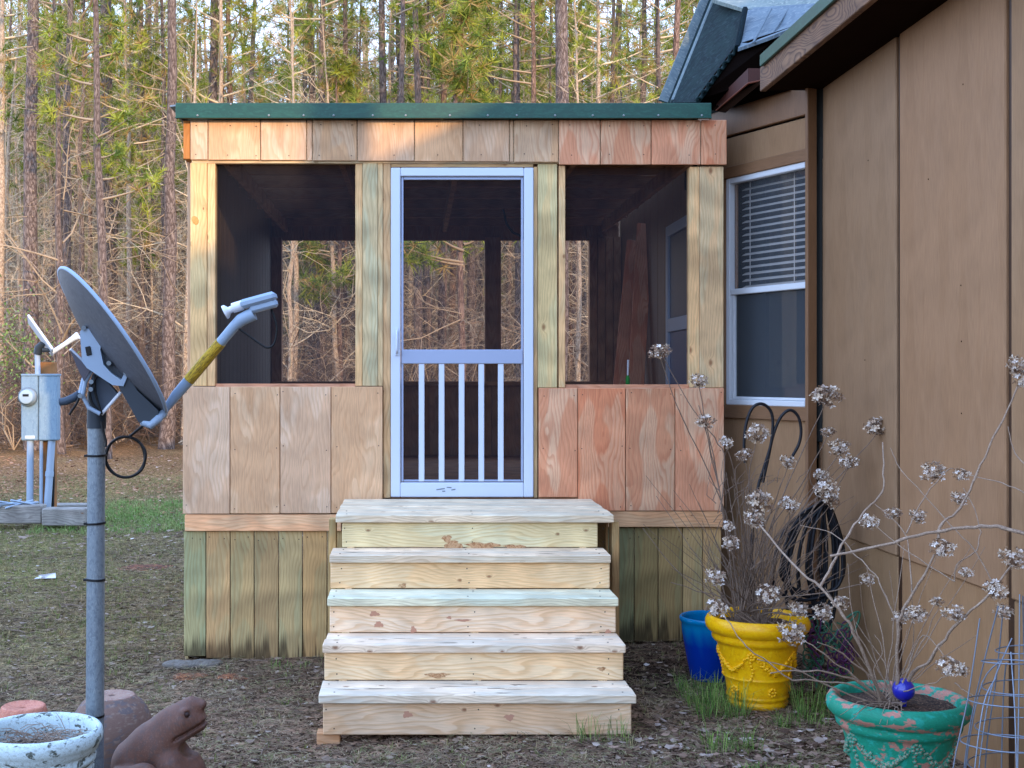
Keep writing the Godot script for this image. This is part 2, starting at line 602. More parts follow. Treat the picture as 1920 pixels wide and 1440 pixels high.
	M.needles.backlight = Color(0.5, 0.5, 0.4)
	M.grass = mat(null, Color.WHITE, 0.85)
	M.grass.vertex_color_use_as_albedo = true
	M.grass.backlight_enabled = true
	M.grass.backlight = Color(0.4, 0.4, 0.3)
	M.leaf = mat(null, Color.WHITE, 0.9)
	M.leaf.vertex_color_use_as_albedo = true
	M.leaf.metallic_specular = 0.15
	M.grass.metallic_specular = 0.2
	M.ground = mat(litter(91, rgb8(166, 152, 136), [rgb8(150, 132, 112), rgb8(96, 84, 72), rgb8(176, 162, 148), rgb8(120, 118, 80), rgb8(84, 70, 62), rgb8(140, 134, 98), rgb8(64, 54, 48), rgb8(58, 48, 44), rgb8(78, 68, 58)], 22000), Color.WHITE, 0.98, 1.2)
	M.ground.vertex_color_use_as_albedo = true
	M.ground.metallic_specular = 0.15


# ------------------------------------------------------------------ porch
# a board of the porch front given by its edges in the photograph
func front_board(parent: Node3D, called: String, x0: float, y0: float, x1: float, y1: float, z: float, thick: float, m: Material, grain := 1, o := Vector2(-1, 0), bev := 0.003) -> MeshInstance3D:
	var g := Geo.new()
	g.box(Vector3((fx(x0) + fx(x1)) / 2, (fy(y0) + fy(y1)) / 2, -z - thick / 2), Vector3(fx(x1) - fx(x0), fy(y0) - fy(y1), thick), Basis.IDENTITY, grain, off() if o.x < 0.0 else o, bev)
	return part(parent, called, g, m)


func world_board(parent: Node3D, called: String, lo: Vector3, hi: Vector3, m: Material, grain := 1, bev := 0.003) -> MeshInstance3D:
	var g := Geo.new()
	g.box((lo + hi) / 2, hi - lo, Basis.IDENTITY, grain, off(), bev)
	return part(parent, called, g, m)


func build_porch() -> void:
	var p := thing("screened_porch", "new unpainted plywood and lumber screened porch with a green metal roof edge", "porch", Vector3(0.25, 0, -8))
	var tans := [shade(M.ply_tan, Color(1, 1, 1)), shade(M.ply_tan, Color(0.95, 0.94, 0.93)), shade(M.ply_tan, Color(1.0, 0.97, 0.92)), shade(M.ply_mix, Color(0.96, 0.95, 0.93))]
	var reds := [shade(M.ply_red, Color(1, 1, 1)), shade(M.ply_red, Color(1.0, 0.92, 0.88)), shade(M.ply_red, Color(0.95, 0.95, 0.94))]
	# header siding: strips of grooved plywood
	var hx := [357.0, 390.5, 489.0, 575.0, 586.0, 670.0, 777.0, 868.0, 955.0, 963.0, 1047.0]
	for k in hx.size() - 1:
		front_board(p, "header_panel", hx[k] + 0.8, 226, hx[k + 1] - 0.8, 300 + k * 0.5, 7.985 if k != 3 and k != 8 else 7.991, 0.014, tans[[0, 2, 0, 1, 3, 1, 2, 1, 3, 3][k]])
	hx = [1047.0, 1125.0, 1220.0, 1313.0, 1362.0]
	for k in 4:
		front_board(p, "header_panel", hx[k] + 0.8, 226, hx[k + 1] - 0.8, 309.5, 7.98, 0.016, reds[[0, 2, 0, 1][k]])
	front_board(p, "header_beam", 359, 228, 1356, 306, 8.004, 0.04, M.treated, 0)
	front_board(p, "header_lining", 360, 229, 1354, 302, 8.048, 0.09, M.inner, 0)
	# end of the header seen past the left corner
	front_board(p, "corner_board", 343.5, 226, 356.3, 298, 8.0, 0.12, shade(M.ply_tan, Color(0.86, 0.7, 0.48)))
	# roof edge
	var g := Geo.new()
	var zf := 7.93
	var pz := zf / 2400.0
	var x0 := (329.0 - PX) * pz
	var x1 := (1334.0 - PX) * pz
	var yt := EYE - (193.0 - PY) * pz
	var yb := EYE - (222.5 - PY) * pz
	g.box(Vector3((x0 + x1) / 2, (yt + yb) / 2, -zf - 0.004), Vector3(x1 - x0, yt - yb, 0.008), Basis.IDENTITY, 0, Vector2.ZERO, 0.002)
	g.box(Vector3((x0 + x1) / 2, yb + 0.004, -zf + 0.009), Vector3(x1 - x0, 0.007, 0.016), Basis.IDENTITY, 0, Vector2.ZERO, 0.002)
	part(p, "roof_edge_trim", g, M.green_metal)
	for k in 15:
		g = Geo.new()
		var xs := x0 + 0.12 + (x1 - x0 - 0.2) * (k + rng.randf_range(-0.15, 0.15)) / 14.0
		g.blob(Vector3(xs, yb + 0.02 + (0.07 if k == 1 else 0.0), -zf + 0.002), Vector3(0.007, 0.007, 0.005), Basis.IDENTITY, 8, 4)
		part(p, "screw", g, M.screw)
	# roof: metal sheets on purlins, falling a little to the back
	for k in 4:
		g = Geo.new()
		var xa := x0 + (x1 - x0) * k / 4.0
		var xb := x0 + (x1 - x0) * (k + 1) / 4.0
		g.slab(PackedVector3Array([Vector3(xa, yt - 0.012, -zf - 0.012), Vector3(xb - 0.004, yt - 0.012, -zf - 0.012), Vector3(xb - 0.004, yt - 0.09, -12.4), Vector3(xa, yt - 0.09, -12.4)]), Vector3(0, -0.012, 0))
		for r in 4:
			var xr := lerpf(xa, xb, (r + 0.5) / 4.0)
			g.tube(PackedVector3Array([Vector3(xr, yt - 0.012, -zf - 0.02), Vector3(xr, yt - 0.09, -12.39)]), PackedFloat32Array([0.012, 0.012]), 4)
		part(p, "roof_sheet", g, M.green_metal)
	# grey end of the left roof sheet that sticks out
	g = Geo.new()
	g.slab(PackedVector3Array([Vector3(x0 - 0.045, yt - 0.004, -zf - 0.05), Vector3(x0 + 0.01, yt - 0.006, -zf - 0.012), Vector3(x0 + 0.01, yt - 0.006, -8.6), Vector3(x0 - 0.045, yt - 0.004, -8.6)]), Vector3(0, -0.01, 0))
	g.slab(PackedVector3Array([Vector3(x0 - 0.002, yt - 0.016, -zf - 0.02), Vector3(x0 + 0.012, yt - 0.016, -zf - 0.02), Vector3(x0 + 0.012, yt - 0.016, -8.3), Vector3(x0 - 0.002, yt - 0.016, -8.3)]), Vector3(0, -0.06, 0))
	part(p, "roof_edge_trim", g, M.galv)
	for k in 8:
		var z := 8.12 + k * 0.56
		world_board(p, "purlin", Vector3(-1.36, 3.16 - k * 0.008, -z - 0.04), Vector3(1.9, 3.25 - k * 0.008, -z), M.inner, 0)
	for k in 5:
		var x := -1.25 + k * 0.75
		world_board(p, "rafter", Vector3(x, 3.05, -12.15), Vector3(x + 0.04, 3.155, -8.1), M.inner, 2)
	# posts, each of two or three pieces of lumber
	var green := shade(M.treated, Color(0.98, 0.98, 0.94))
	var warm := shade(M.treated, Color(1.06, 1.0, 0.92))
	front_board(p, "post", 356.5, 305, 387.5, 724, 8.004, 0.09, shade(M.treated, Color(1.04, 1.0, 0.9)))
	front_board(p, "post", 388.3, 305, 403, 724, 8.008, 0.09, warm)
	front_board(p, "post", 666, 305, 679, 724, 8.016, 0.09, warm)
	front_board(p, "post", 679.6, 305, 708, 724, 8.006, 0.09, shade(M.treated, Color(0.95, 0.99, 0.97)))
	front_board(p, "post", 708.4, 305, 717.8, 724, 8.01, 0.09, green)
	front_board(p, "door_jamb", 718.6, 305, 732.4, 934, 8.012, 0.1, shade(M.treated, Color(0.96, 0.9, 0.84)))
	front_board(p, "door_jamb", 1001, 312, 1008, 934, 8.012, 0.1, shade(M.treated, Color(0.96, 0.92, 0.86)))
	front_board(p, "door_head", 733, 306.5, 1000.4, 313, 8.012, 0.1, shade(M.treated, Color(0.9, 0.84, 0.76)), 0)
	front_board(p, "post", 1008.6, 307, 1045, 727, 8.006, 0.09, shade(M.treated, Color(0.98, 1.0, 0.92)))
	front_board(p, "post", 1048, 310, 1060, 727, 8.002, 0.09, warm)
	front_board(p, "post", 1293.5, 312, 1311.5, 727, 8.006, 0.09, warm)
	front_board(p, "post", 1312.2, 312, 1357, 727, 8.004, 0.09, shade(M.treated, Color(1.0, 0.97, 0.93)))
	# plywood below the openings
	hx = [343.0, 432.0, 525.5, 621.0, 718.0]
	for k in 4:
		front_board(p, "lower_panel", hx[k] + 0.7, 725, hx[k + 1] - 0.7, 963 - k * 0.4, 7.984, 0.015, tans[[0, 2, 0, 2][k]])
	hx = [1009.0, 1083.0, 1172.5, 1265.0, 1357.0]
	for k in 4:
		front_board(p, "lower_panel", hx[k] + 0.7, 727.5, hx[k + 1] - 0.7, (932.0 if k == 0 else 957.5), 7.984, 0.015, reds[[0, 1, 2, 0][k]])
	front_board(p, "sill_board", 403, 719.5, 666, 727, 8.02, 0.08, shade(M.inner, Color(1.2, 1.15, 1.2)), 0)
	front_board(p, "sill_board", 1060, 721, 1293, 729, 8.02, 0.08, shade(M.inner, Color(1.2, 1.15, 1.2)), 0)
	front_board(p, "wall_lining", 346, 726, 716, 962, 8.002, 0.02, M.inner)
	front_board(p, "wall_lining", 1010, 729, 1352, 956, 8.002, 0.02, M.inner)
	# band board and skirt boards down to the ground
	front_board(p, "band_board", 347, 964.5, 640, 995.5, 7.99, 0.04, shade(M.treated, Color(1.14, 1.0, 0.94)), 0)
	front_board(p, "band_board", 1140, 958.5, 1355, 988, 7.99, 0.04, shade(M.treated, Color(1.02, 0.9, 0.84)), 0)
	front_board(p, "floor_joist", 348, 940, 1350, 994, 8.034, 0.04, M.inner, 0)
	var tints := [Color(0.92, 1.02, 1.02), Color(1.05, 1.0, 0.96), Color(0.98, 0.97, 0.93), Color(0.93, 0.91, 0.88), Color(1.0, 1.02, 1.0), Color(1.06, 1.0, 0.93), Color(1, 1, 0.96)]
	hx = [343.5, 385.5, 431.0, 476.0, 522.0, 567.0, 613.0, 645.0]
	for k in 7:
		front_board(p, "skirt_board", hx[k] + 0.7, 996, hx[k + 1] - 0.7, [1231.0, 1235.0, 1243.0, 1243.0, 1242.0, 1241.0, 1240.0][k], 8.012 + rng.randf() * 0.004, 0.022, shade(M.skirt, tints[k]), 1, Vector2(0.07 * k, 0.0))
	hx = [1100.0, 1147.0, 1190.0, 1235.0, 1281.0, 1319.0, 1354.0]
	for k in 6:
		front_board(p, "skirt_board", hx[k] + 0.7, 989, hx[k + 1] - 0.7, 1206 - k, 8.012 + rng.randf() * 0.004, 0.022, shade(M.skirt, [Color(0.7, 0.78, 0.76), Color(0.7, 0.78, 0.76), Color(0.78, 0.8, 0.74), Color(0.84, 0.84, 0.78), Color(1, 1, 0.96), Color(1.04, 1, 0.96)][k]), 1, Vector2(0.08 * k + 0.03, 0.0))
	# side skirts, side wall, floor, back wall
	for k in 26:
		var z := 8.05 + k * 0.153
		world_board(p, "side_skirt_board", Vector3(-1.452, -0.14, -z - 0.15), Vector3(-1.43, 0.78, -z), M.skirt)
	for k in 20:
		var z := 8.1 + k * 0.203
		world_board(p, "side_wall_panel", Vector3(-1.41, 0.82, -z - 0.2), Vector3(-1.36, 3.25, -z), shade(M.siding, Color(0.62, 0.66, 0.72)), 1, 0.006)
	world_board(p, "side_wall_sheathing", Vector3(-1.452, 0.8, -12.2), Vector3(-1.412, 3.22, -8.13), M.ply_tan)
	for k in 24:
		var z := 8.08 + k * 0.169
		world_board(p, "floor_board", Vector3(-1.36, 0.9, -z - 0.165), Vector3(1.9, 0.935, -z), shade(M.inner, Color(1.05, 1.0, 0.95)), 0)
	var bz := 12.1
	var bx := func(x: float) -> float: return (x - PX) / 200.0
	for k in 11:        # below the back openings
		var x := -1.36 + k * 0.297
		world_board(p, "back_wall_panel", Vector3(x, 0.94, -bz - 0.02), Vector3(x + 0.29, 1.62, -bz), M.inner)
		world_board(p, "back_header_panel", Vector3(x, 2.97, -bz - 0.02), Vector3(x + 0.29, 3.24, -bz), M.inner)
	world_board(p, "back_header_board", Vector3(-1.38, 2.975, -bz - 0.06), Vector3(1.92, 3.3, -bz - 0.024), M.inner, 0)
	world_board(p, "back_lower_board", Vector3(-1.38, 0.8, -bz - 0.06), Vector3(1.92, 1.61, -bz - 0.024), M.inner, 0)
	world_board(p, "back_sill", Vector3(-1.36, 1.6, -bz + 0.004), Vector3(1.9, 1.64, -bz + 0.09), M.inner, 0)
	for e in [[500, 527], [690, 730], [910, 940]]:
		world_board(p, "back_post", Vector3(bx.call(e[0]), 1.6, -bz - 0.05), Vector3(bx.call(e[1]), 3.0, -bz + 0.05), M.inner)
	for k in 4:
		world_board(p, "back_wall_panel", Vector3(bx.call(1107) + k * 0.075, 1.64, -bz - 0.05), Vector3(bx.call(1107) + k * 0.075 + 0.07, 3.0, -bz + 0.05), M.inner)
	# insect screens in the openings
	for e in [[403.0, 305.0, 666.0, 722.0], [1060.0, 311.0, 1293.5, 725.0]]:
		g = Geo.new()
		g.poly(PackedVector3Array([Vector3(fx(e[0]), fy(e[3]), -8.06), Vector3(fx(e[2]), fy(e[3]), -8.06), Vector3(fx(e[2]), fy(e[1]), -8.06), Vector3(fx(e[0]), fy(e[1]), -8.06)]), Vector3(0, 0, 1), PackedVector2Array([Vector2(0, 0), Vector2(1, 0), Vector2(1, 1), Vector2(0, 1)]))
		part(p, "insect_screen", g, M.screen)
	# corner blocks at the left post
	g = Geo.new()
	g.blob(Vector3(fx(365.5), fy(413), -8.0035), Vector3(0.022, 0.03, 0.003), Basis(Vector3.BACK, 0.5), 7, 5)
	part(p, "knot", g, shade(M.pine, Color(0.95, 0.72, 0.5)))
	build_screen_door(p)
	var spots := []
	for x in [352.0, 440.0, 520.0, 532.0, 612.0, 630.0, 710.0, 1018.0, 1076.0, 1092.0, 1164.0, 1182.0, 1256.0, 1274.0, 1350.0]:
		for y in [738.0, 840.0, 950.0]:
			if not (x < 1080.0 and x > 1000.0 and y > 930.0):
				spots.append([x + rng.randf_range(-2, 2), y + rng.randf_range(-5, 5)])
	nails(p, spots, 7.9835, M.nail)
	spots = []
	for x in [368.0, 430.0, 480.0, 540.0, 600.0, 660.0, 740.0, 820.0, 900.0, 985.0, 1035.0, 1070.0, 1140.0, 1205.0, 1290.0, 1340.0]:
		for y in [236.0, 291.0]:
			spots.append([x + rng.randf_range(-3, 3), y + rng.randf_range(-2, 2)])
	nails(p, spots, 7.979, M.nail)
	spots = []
	for x in [360.0, 375.0, 392.0, 420.0, 440.0, 465.0, 484.0, 514.0, 530.0, 560.0, 576.0, 604.0, 1156.0, 1182.0, 1198.0, 1228.0, 1244.0, 1274.0, 1290.0, 1312.0]:
		spots.append([x, 1010.0 + rng.randf_range(-4, 4)])
	nails(p, spots, 8.011, M.nail)
	# a dark lead that hangs from the ceiling
	g = Geo.new()
	var pts := PackedVector3Array()
	var rr := PackedFloat32Array()
	for q in [[948, 330], [945, 365], [944, 395], [950, 420], [962, 436], [985, 447]]:
		pts.append(at(q[0], q[1], 11.2))
		rr.append(0.012)
	g.tube(pts, rr, 6)
	part(p, "hanging_cable", g, M.black)


func build_screen_door(p: Node3D) -> void:
	var d := Node3D.new()
	d.name = "screen_door"
	d.position = Vector3(0.29, 0.94, 8.0 - 8.0)
	p.add_child(d, true)
	var z := 7.985
	for e in [["stile", 733, 315, 751, 932, 1], ["stile", 982, 315, 1000, 932, 1], ["top_rail", 751.3, 315, 981.7, 331, 0], ["bottom_rail", 751.3, 904.5, 981.7, 932, 0]]:
		front_board(d, e[0], e[1], e[2], e[3], e[4], z, 0.035, M.door_white, e[5], Vector2.ZERO, 0.005)
	for e in [["inner_frame", 752.5, 332.5, 756.5, 903, 1], ["inner_frame", 977, 332.5, 981, 903, 1], ["inner_frame", 757, 332.5, 976.5, 337, 0], ["inner_frame", 757, 899.5, 976.5, 903, 0]]:
		front_board(d, e[0], e[1], e[2], e[3], e[4], z + 0.012, 0.02, M.door_rail, e[5], Vector2.ZERO, 0.002)
	front_board(d, "middle_rail", 753, 655.5, 980, 682, z + 0.004, 0.026, M.door_rail, 0, Vector2.ZERO, 0.004)
	for x in [790.5, 828.0, 865.5, 902.5, 939.0]:
		front_board(d, "baluster", x - 5.3, 682.4, x + 5.3, 902.8, z + 0.008, 0.016, M.door_white, 1, Vector2.ZERO, 0.003)
	var g := Geo.new()
	var pts := PackedVector3Array([at(744, 662, 7.98), at(744, 660, 7.94), at(744, 655, 7.925), at(744, 630, 7.925), at(744, 624, 7.94), at(744, 621, 7.98)])
	g.tube(pts, PackedFloat32Array([0.007, 0.008, 0.009, 0.009, 0.008, 0.007]), 8)
	g.box(at(744, 641, 7.982), Vector3(0.024, 0.17, 0.006))
	part(d, "handle", g, M.door_white)
	g = Geo.new()
	g.poly(PackedVector3Array([Vector3(fx(753), fy(903), -8.016), Vector3(fx(980), fy(903), -8.016), Vector3(fx(980), fy(333), -8.016), Vector3(fx(753), fy(333), -8.016)]), Vector3(0, 0, 1), PackedVector2Array([Vector2(0, 0), Vector2(1, 0), Vector2(1, 1), Vector2(0, 1)]))
	part(d, "insect_screen", g, M.screen)
	g = Geo.new()      # scuffs on the bottom rail
	for q in [[826, 917, 16, 2], [842, 914, 9, 2], [850, 918, 8, 2], [832, 921, 6, 2]]:
		g.box(at(q[0], q[1], 7.9835), Vector3(q[2] / 300.0, q[3] / 300.0, 0.002), Basis(Vector3.BACK, rng.randf_range(-0.2, 0.3)), 0, Vector2.ZERO, 0.0)
	part(d, "scuff_mark", g, M.galv)


# ------------------------------------------------------------------ stairs
func build_stairs() -> void:
	var s := thing("wooden_stairs", "pale new wooden stairs of five treads leading up to the screen door", "stairs", Vector3(0.29, 0, -6.5))
	# each row: width left, right (px), top front y, back y, distance, tint
	var z1 := 6.02
	var run := 0.252
	var rise := 0.184
	var top := 0.19
	var tints := [Color(1, 1, 1), Color(1, 0.98, 0.97), Color(0.96, 1.02, 1.0), Color(1.0, 0.97, 0.94), Color(0.99, 0.98, 0.95)]
	var px0 := [598.5, 606.0, 614.0, 618.0, 628.0]
	var px1 := [1192.0, 1172.0, 1160.0, 1146.0, 1152.0]
	var fronts := [Color(0.92, 1.02, 0.92), Color(0.92, 0.94, 0.82), Color(0.86, 1.0, 0.88), Color(1.0, 0.92, 0.84), Color(1.04, 0.95, 0.84)]
	for k in 5:
		var z := z1 + run * k
		var y := top + rise * k
		var a: float = (px0[k] - PX) / F * z
		var b: float = (px1[k] - PX) / F * z
		var deep := 0.29 if k < 4 else 0.93
		# treads are two planks; the landing is several
		var planks := 2 if k < 4 else 6
		for j in planks:
			var z0 := z + deep * j / planks
			var zz := z + deep * (j + 1) / planks - 0.004
			world_board(s, "tread_plank", Vector3(a + rng.randf_range(-0.004, 0.004), y - 0.042, -zz), Vector3(b + rng.randf_range(-0.004, 0.004), y + rng.randf_range(-0.001, 0.001), -z0), shade(M.tread, tints[k] * (1.0 if j > 0 else 0.98)), 0, 0.004)
		# a nosing strip gives the front edge its own grain
		var inset := [0.016, 0.004, 0.01, 0.003, 0.038][k] as float
		var bottom := y - rise + 0.004 if k > 0 else -0.005
		world_board(s, "riser", Vector3(a + inset, bottom, -z - 0.062), Vector3(b - inset - (0.05 if k == 4 else 0.0), y - 0.046, -z - 0.024), shade(M.pine, [Color(0.94, 0.88, 0.84), Color(1, 0.95, 0.88), Color(1.0, 0.96, 0.94), Color(1.0, 0.93, 0.84), Color(0.94, 0.97, 0.9)][k]), 0, 0.004)
		for j in 3:
			for q in 2:
				var g := Geo.new()
				var x := lerpf(a + 0.05, b - 0.07, j / 2.0) + rng.randf_range(-0.02, 0.02)
				g.blob(Vector3(x, lerpf(bottom + 0.03, y - 0.075, q), -z - 0.0235), Vector3(0.0035, 0.0035, 0.0016), Basis.IDENTITY, 6, 4)
				part(s, "nail", g, M.nail)
				g = Geo.new()
				g.blob(Vector3(x, y + 0.001, -z - 0.05 - 0.16 * q), Vector3(0.005, 0.0016, 0.005), Basis.IDENTITY, 6, 4)
				part(s, "nail", g, M.nail)
	# wane, resin and scuffs: [x, y of the photograph, half sizes in pixels, step from the foot]
	for e in [[850, 1022, 20, 9, 4], [905, 1024, 34, 9, 4], [965, 1026, 22, 6, 4], [838, 1010, 10, 8, 4], [755, 1098, 8, 5, 3], [820, 1266, 22, 5, 1], [1128, 1254, 8, 4, 1]]:
		mark(s, at(e[0], e[1], z1 + run * e[4] + 0.0235), e[2] / F * z1, e[3] / F * z1, Vector3.BACK, M.mark_brown)
	for e in [[702, 1151, 10, 5, 2], [710, 1171, 9, 6, 2], [775, 1181, 6, 7, 2], [842, 1158, 5, 3, 2], [868, 1163, 16, 2.5, 2], [1140, 1184, 6, 4, 2], [764, 1340, 9, 6, 0], [955, 1345, 9, 6, 0]]:
		mark(s, at(e[0], e[1], z1 + run * e[4] + 0.0235), e[2] / F * z1, e[3] / F * z1, Vector3.BACK, M.mark_red)
	for k in 34:
		var n := rng.randi() % 5
		mark(s, Vector3(rng.randf_range(-0.36, 0.9), top + rise * n + 0.0012, -(z1 + run * n) - rng.randf_range(0.03, 0.22)), rng.randf_range(0.015, 0.07), rng.randf_range(0.0015, 0.006), Vector3.UP, M.mark_grey)
	# stringers under the treads
	for x in [-0.36, 0.3, 0.92]:
		var g := Geo.new()
		g.box(Vector3(x, 0.4, -6.75), Vector3(0.04, 0.2, 1.35), Basis(Vector3.RIGHT, atan2(rise, run)), 2, off())
		part(s, "stringer", g, M.treated)
	world_board(s, "landing_post", Vector3(1.085, -0.05, -7.2), Vector3(1.125, 0.885, -7.08), shade(M.treated, Color(0.8, 0.74, 0.64)))
	world_board(s, "landing_post", Vector3(-0.49, -0.05, -7.3), Vector3(-0.45, 0.885, -7.2), shade(M.treated, Color(0.9, 0.86, 0.74)))
	world_board(s, "landing_side", Vector3(1.07, 0.6, -7.93), Vector3(1.084, 0.885, -7.22), shade(M.treated, Color(0.8, 0.74, 0.64)), 2)
	world_board(s, "foot_block", Vector3(-0.47, -0.06, -6.14), Vector3(-0.36, 0.0, -6.06), shade(M.pine, Color(0.86, 0.72, 0.62)), 0)


# a flat stain of uneven outline lying on a board; «up» is the way the board faces
func mark(parent: Node3D, c: Vector3, rx: float, ry: float, up: Vector3, m: Material) -> void:
	var g := Geo.new()
	var ey := Vector3.UP if absf(up.y) < 0.5 else Vector3.FORWARD
	var pts := PackedVector3Array()
	var ph := rng.randf() * TAU
	for k in 18:
		var a := TAU * k / 18.0
		var r := 1.0 + 0.22 * sin(a * 3.0 + ph) + 0.16 * sin(a * 7.0 + ph * 2.0)
		pts.append(c + up * 0.0009 + Vector3.RIGHT * cos(a) * rx * r + ey * sin(a) * ry * r)
	var o := Vector2(rng.randf(), rng.randf())
	for k in 18:
		var a := pts[k]
		var b := pts[(k + 1) % 18]
		g.poly(PackedVector3Array([c + up * 0.0012, a, b]), up, PackedVector2Array([o, o + Vector2(a.x - c.x, a.y - c.y) * 3.0, o + Vector2(b.x - c.x, b.y - c.y) * 3.0]))
	part(parent, "stain", g, m)


# small nail heads and screws
func nails(parent: Node3D, spots: Array, z: float, m: Material) -> void:
	for e in spots:
		var g := Geo.new()
		g.blob(Vector3(fx(e[0]), fy(e[1]), -z), Vector3(0.0035, 0.0035, 0.0016), Basis.IDENTITY, 6, 4)
		part(parent, "nail", g, m)


# ------------------------------------------------------------------ house
func build_house() -> void:
	var h := thing("brown_house", "brown panelled house wall with an eave on the right of the porch", "house", Vector3(3.5, 0, -5))
	var xw := 2.4
	# wall panels 1.2 m wide from the corner towards and past the camera
	var zs := [7.57, 6.38, 5.19, 4.0, 2.8, 1.6, 0.4, -0.8, -2.0, -3.2, -4.4, -5.6, -6.8, -8.0]
	for k in zs.size() - 1:
		var m := shade(M.siding, [Color(0.97, 0.98, 1.0), Color(1.02, 1, 1), Color(1.0, 1, 1.0)][k % 3])
		world_board(h, "wall_panel", Vector3(xw, 0.79, -zs[k] + (0.026 if k > 0 else 0.003)), Vector3(xw + 0.03, 3.44, -zs[k + 1] - 0.026), m, 1, 0.006)
		world_board(h, "skirting_panel", Vector3(xw + 0.012, -0.2, -zs[k] + (0.026 if k > 0 else 0.003)), Vector3(xw + 0.04, 0.786, -zs[k + 1] - 0.026), shade(m, Color(1.0, 1.0, 0.97)), 1, 0.006)
		world_board(h, "batten", Vector3(xw + 0.014, -0.2, -zs[k + 1] - 0.025), Vector3(xw + 0.034, 3.42, -zs[k + 1] + 0.025), shade(M.trim_brown, Color(0.5, 0.46, 0.44)), 1, 0.002)
	world_board(h, "wall_core", Vector3(xw + 0.045, -0.2, -7.5), Vector3(xw + 0.16, 3.5, 8.0), M.dark_room, 1)
	# corner boards
	world_board(h, "corner_trim", Vector3(xw - 0.004, -0.1, -7.625), Vector3(xw + 0.05, 3.4, -7.575), M.trim_brown, 1, 0.006)
	# window wall, set at an angle beyond the corner
	var a := Vector3(2.005, 0, -8.33)
	var e := Vector3(2.336, 0, -7.58)
	var ex := (e - a).normalized()
	var en := Vector3(-ex.z, 0, ex.x)
	if en.x > 0.0:
		en = -en
	var wb := Basis(ex, Vector3.UP, ex.cross(Vector3.UP))
	var out := 1.0 if wb.z.dot(en) > 0.0 else -1.0
	var wall := func(called: String, s0: float, y0: float, s1: float, y1: float, d0: float, d1: float, m: Material, parent: Node3D, grain := 1) -> void:
		var g := Geo.new()
		g.box(a + ex * (s0 + s1) / 2 + Vector3.UP * (y0 + y1) / 2 + en * (d0 + d1) / 2, Vector3(s1 - s0, y1 - y0, absf(d1 - d0)), wb, grain, off(), 0.004)
		part(parent, called, g, m)
	var wl := a.distance_to(e)
	wall.call("wall_panel", -0.3, 3.245, wl, 3.42, -0.03, 0.006, M.trim_brown, h)
	wall.call("wall_backing", -0.5, 2.97, wl + 0.1, 3.62, -0.12, -0.045, M.dark_room, h)
	wall.call("wall_panel", -0.3, 3.0, wl, 3.23, -0.03, -0.004, M.siding, h)
	wall.call("wall_panel", -0.3, -0.2, wl, 1.43, -0.03, -0.002, M.siding, h)
	wall.call("wall_panel", -0.3, 1.43, 0.03, 3.0, -0.03, -0.004, M.siding, h)
	wall.call("window_casing", 0.0, 2.965, wl + 0.005, 3.04, -0.01, 0.022, M.trim_brown, h, 0)
	wall.call("window_casing", 0.0, 1.42, wl + 0.005, 1.505, -0.01, 0.022, M.trim_brown, h, 0)
	wall.call("corner_trim", wl + 0.008, -0.1, wl + 0.034, 3.4, -0.02, 0.05, M.trim_brown, h)
	# the window
	var w := Node3D.new()
	w.name = "window"
	w.position = a + Vector3(0, 2.2, 0) - h.position
	h.add_child(w, true)
	var w0 := 0.035
	var w1 := wl - 0.005
	wall.call("frame", w0, 1.505, w0 + 0.035, 2.965, -0.035, 0.012, M.vinyl, w)
	wall.call("frame", w1 - 0.03, 1.505, w1, 2.965, -0.035, 0.0, M.vinyl, w)
	wall.call("frame", w0 + 0.036, 2.928, w1 - 0.031, 2.965, -0.035, 0.012, M.vinyl, w, 0)
	wall.call("frame", w0 + 0.036, 1.505, w1 - 0.031, 1.54, -0.035, 0.014, M.vinyl, w, 0)
	wall.call("meeting_rail", w0 + 0.036, 2.212, w1 - 0.031, 2.25, -0.035, 0.004, M.vinyl, w, 0)
	wall.call("sash", w0 + 0.037, 1.541, w0 + 0.058, 2.211, -0.03, -0.008, M.vinyl, w)
	wall.call("sash", w0 + 0.059, 1.541, w1 - 0.032, 1.558, -0.03, -0.008, M.vinyl, w, 0)
	wall.call("sash", w0 + 0.037, 2.251, w0 + 0.05, 2.927, -0.05, -0.03, M.trim_brown, w)
	for q in [[1.56, 2.21], [2.252, 2.926]]:
		var g := Geo.new()
		var c0: Vector3 = a + ex * (w0 + 0.05) - en * 0.022
		var c1: Vector3 = a + ex * (w1 - 0.03) - en * 0.022
		g.poly(PackedVector3Array([c0 + Vector3.UP * q[0], c1 + Vector3.UP * q[0], c1 + Vector3.UP * q[1], c0 + Vector3.UP * q[1]]), en, PackedVector2Array([Vector2(0, 0), Vector2(1, 0), Vector2(1, 1), Vector2(0, 1)]))
		part(w, "pane", g, M.glass)
	for k in 16:      # blind
		var g := Geo.new()
		var y := 2.265 + k * 0.042
		g.box(a + ex * (w0 + w1) / 2 + Vector3.UP * y - en * 0.085, Vector3(w1 - w0 - 0.12, 0.003, 0.035), wb * Basis(Vector3.RIGHT, 0.5 * out), 0, Vector2.ZERO, 0.0)
		part(w, "blind_slat", g, M.blind)
	for s in [w0 + 0.14, w1 - 0.22]:
		wall.call("blind_cord", s, 2.25, s + 0.006, 2.93, -0.07, -0.066, M.blind, w)
	# dim room behind the window: back, floor, ceiling
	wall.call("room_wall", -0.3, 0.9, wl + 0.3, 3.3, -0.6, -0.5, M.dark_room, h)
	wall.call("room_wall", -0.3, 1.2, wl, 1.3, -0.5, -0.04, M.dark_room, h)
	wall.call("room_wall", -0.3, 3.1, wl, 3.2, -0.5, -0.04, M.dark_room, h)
	wall.call("room_wall", -0.3, 1.3, -0.2, 3.1, -0.5, -0.04, M.dark_room, h)
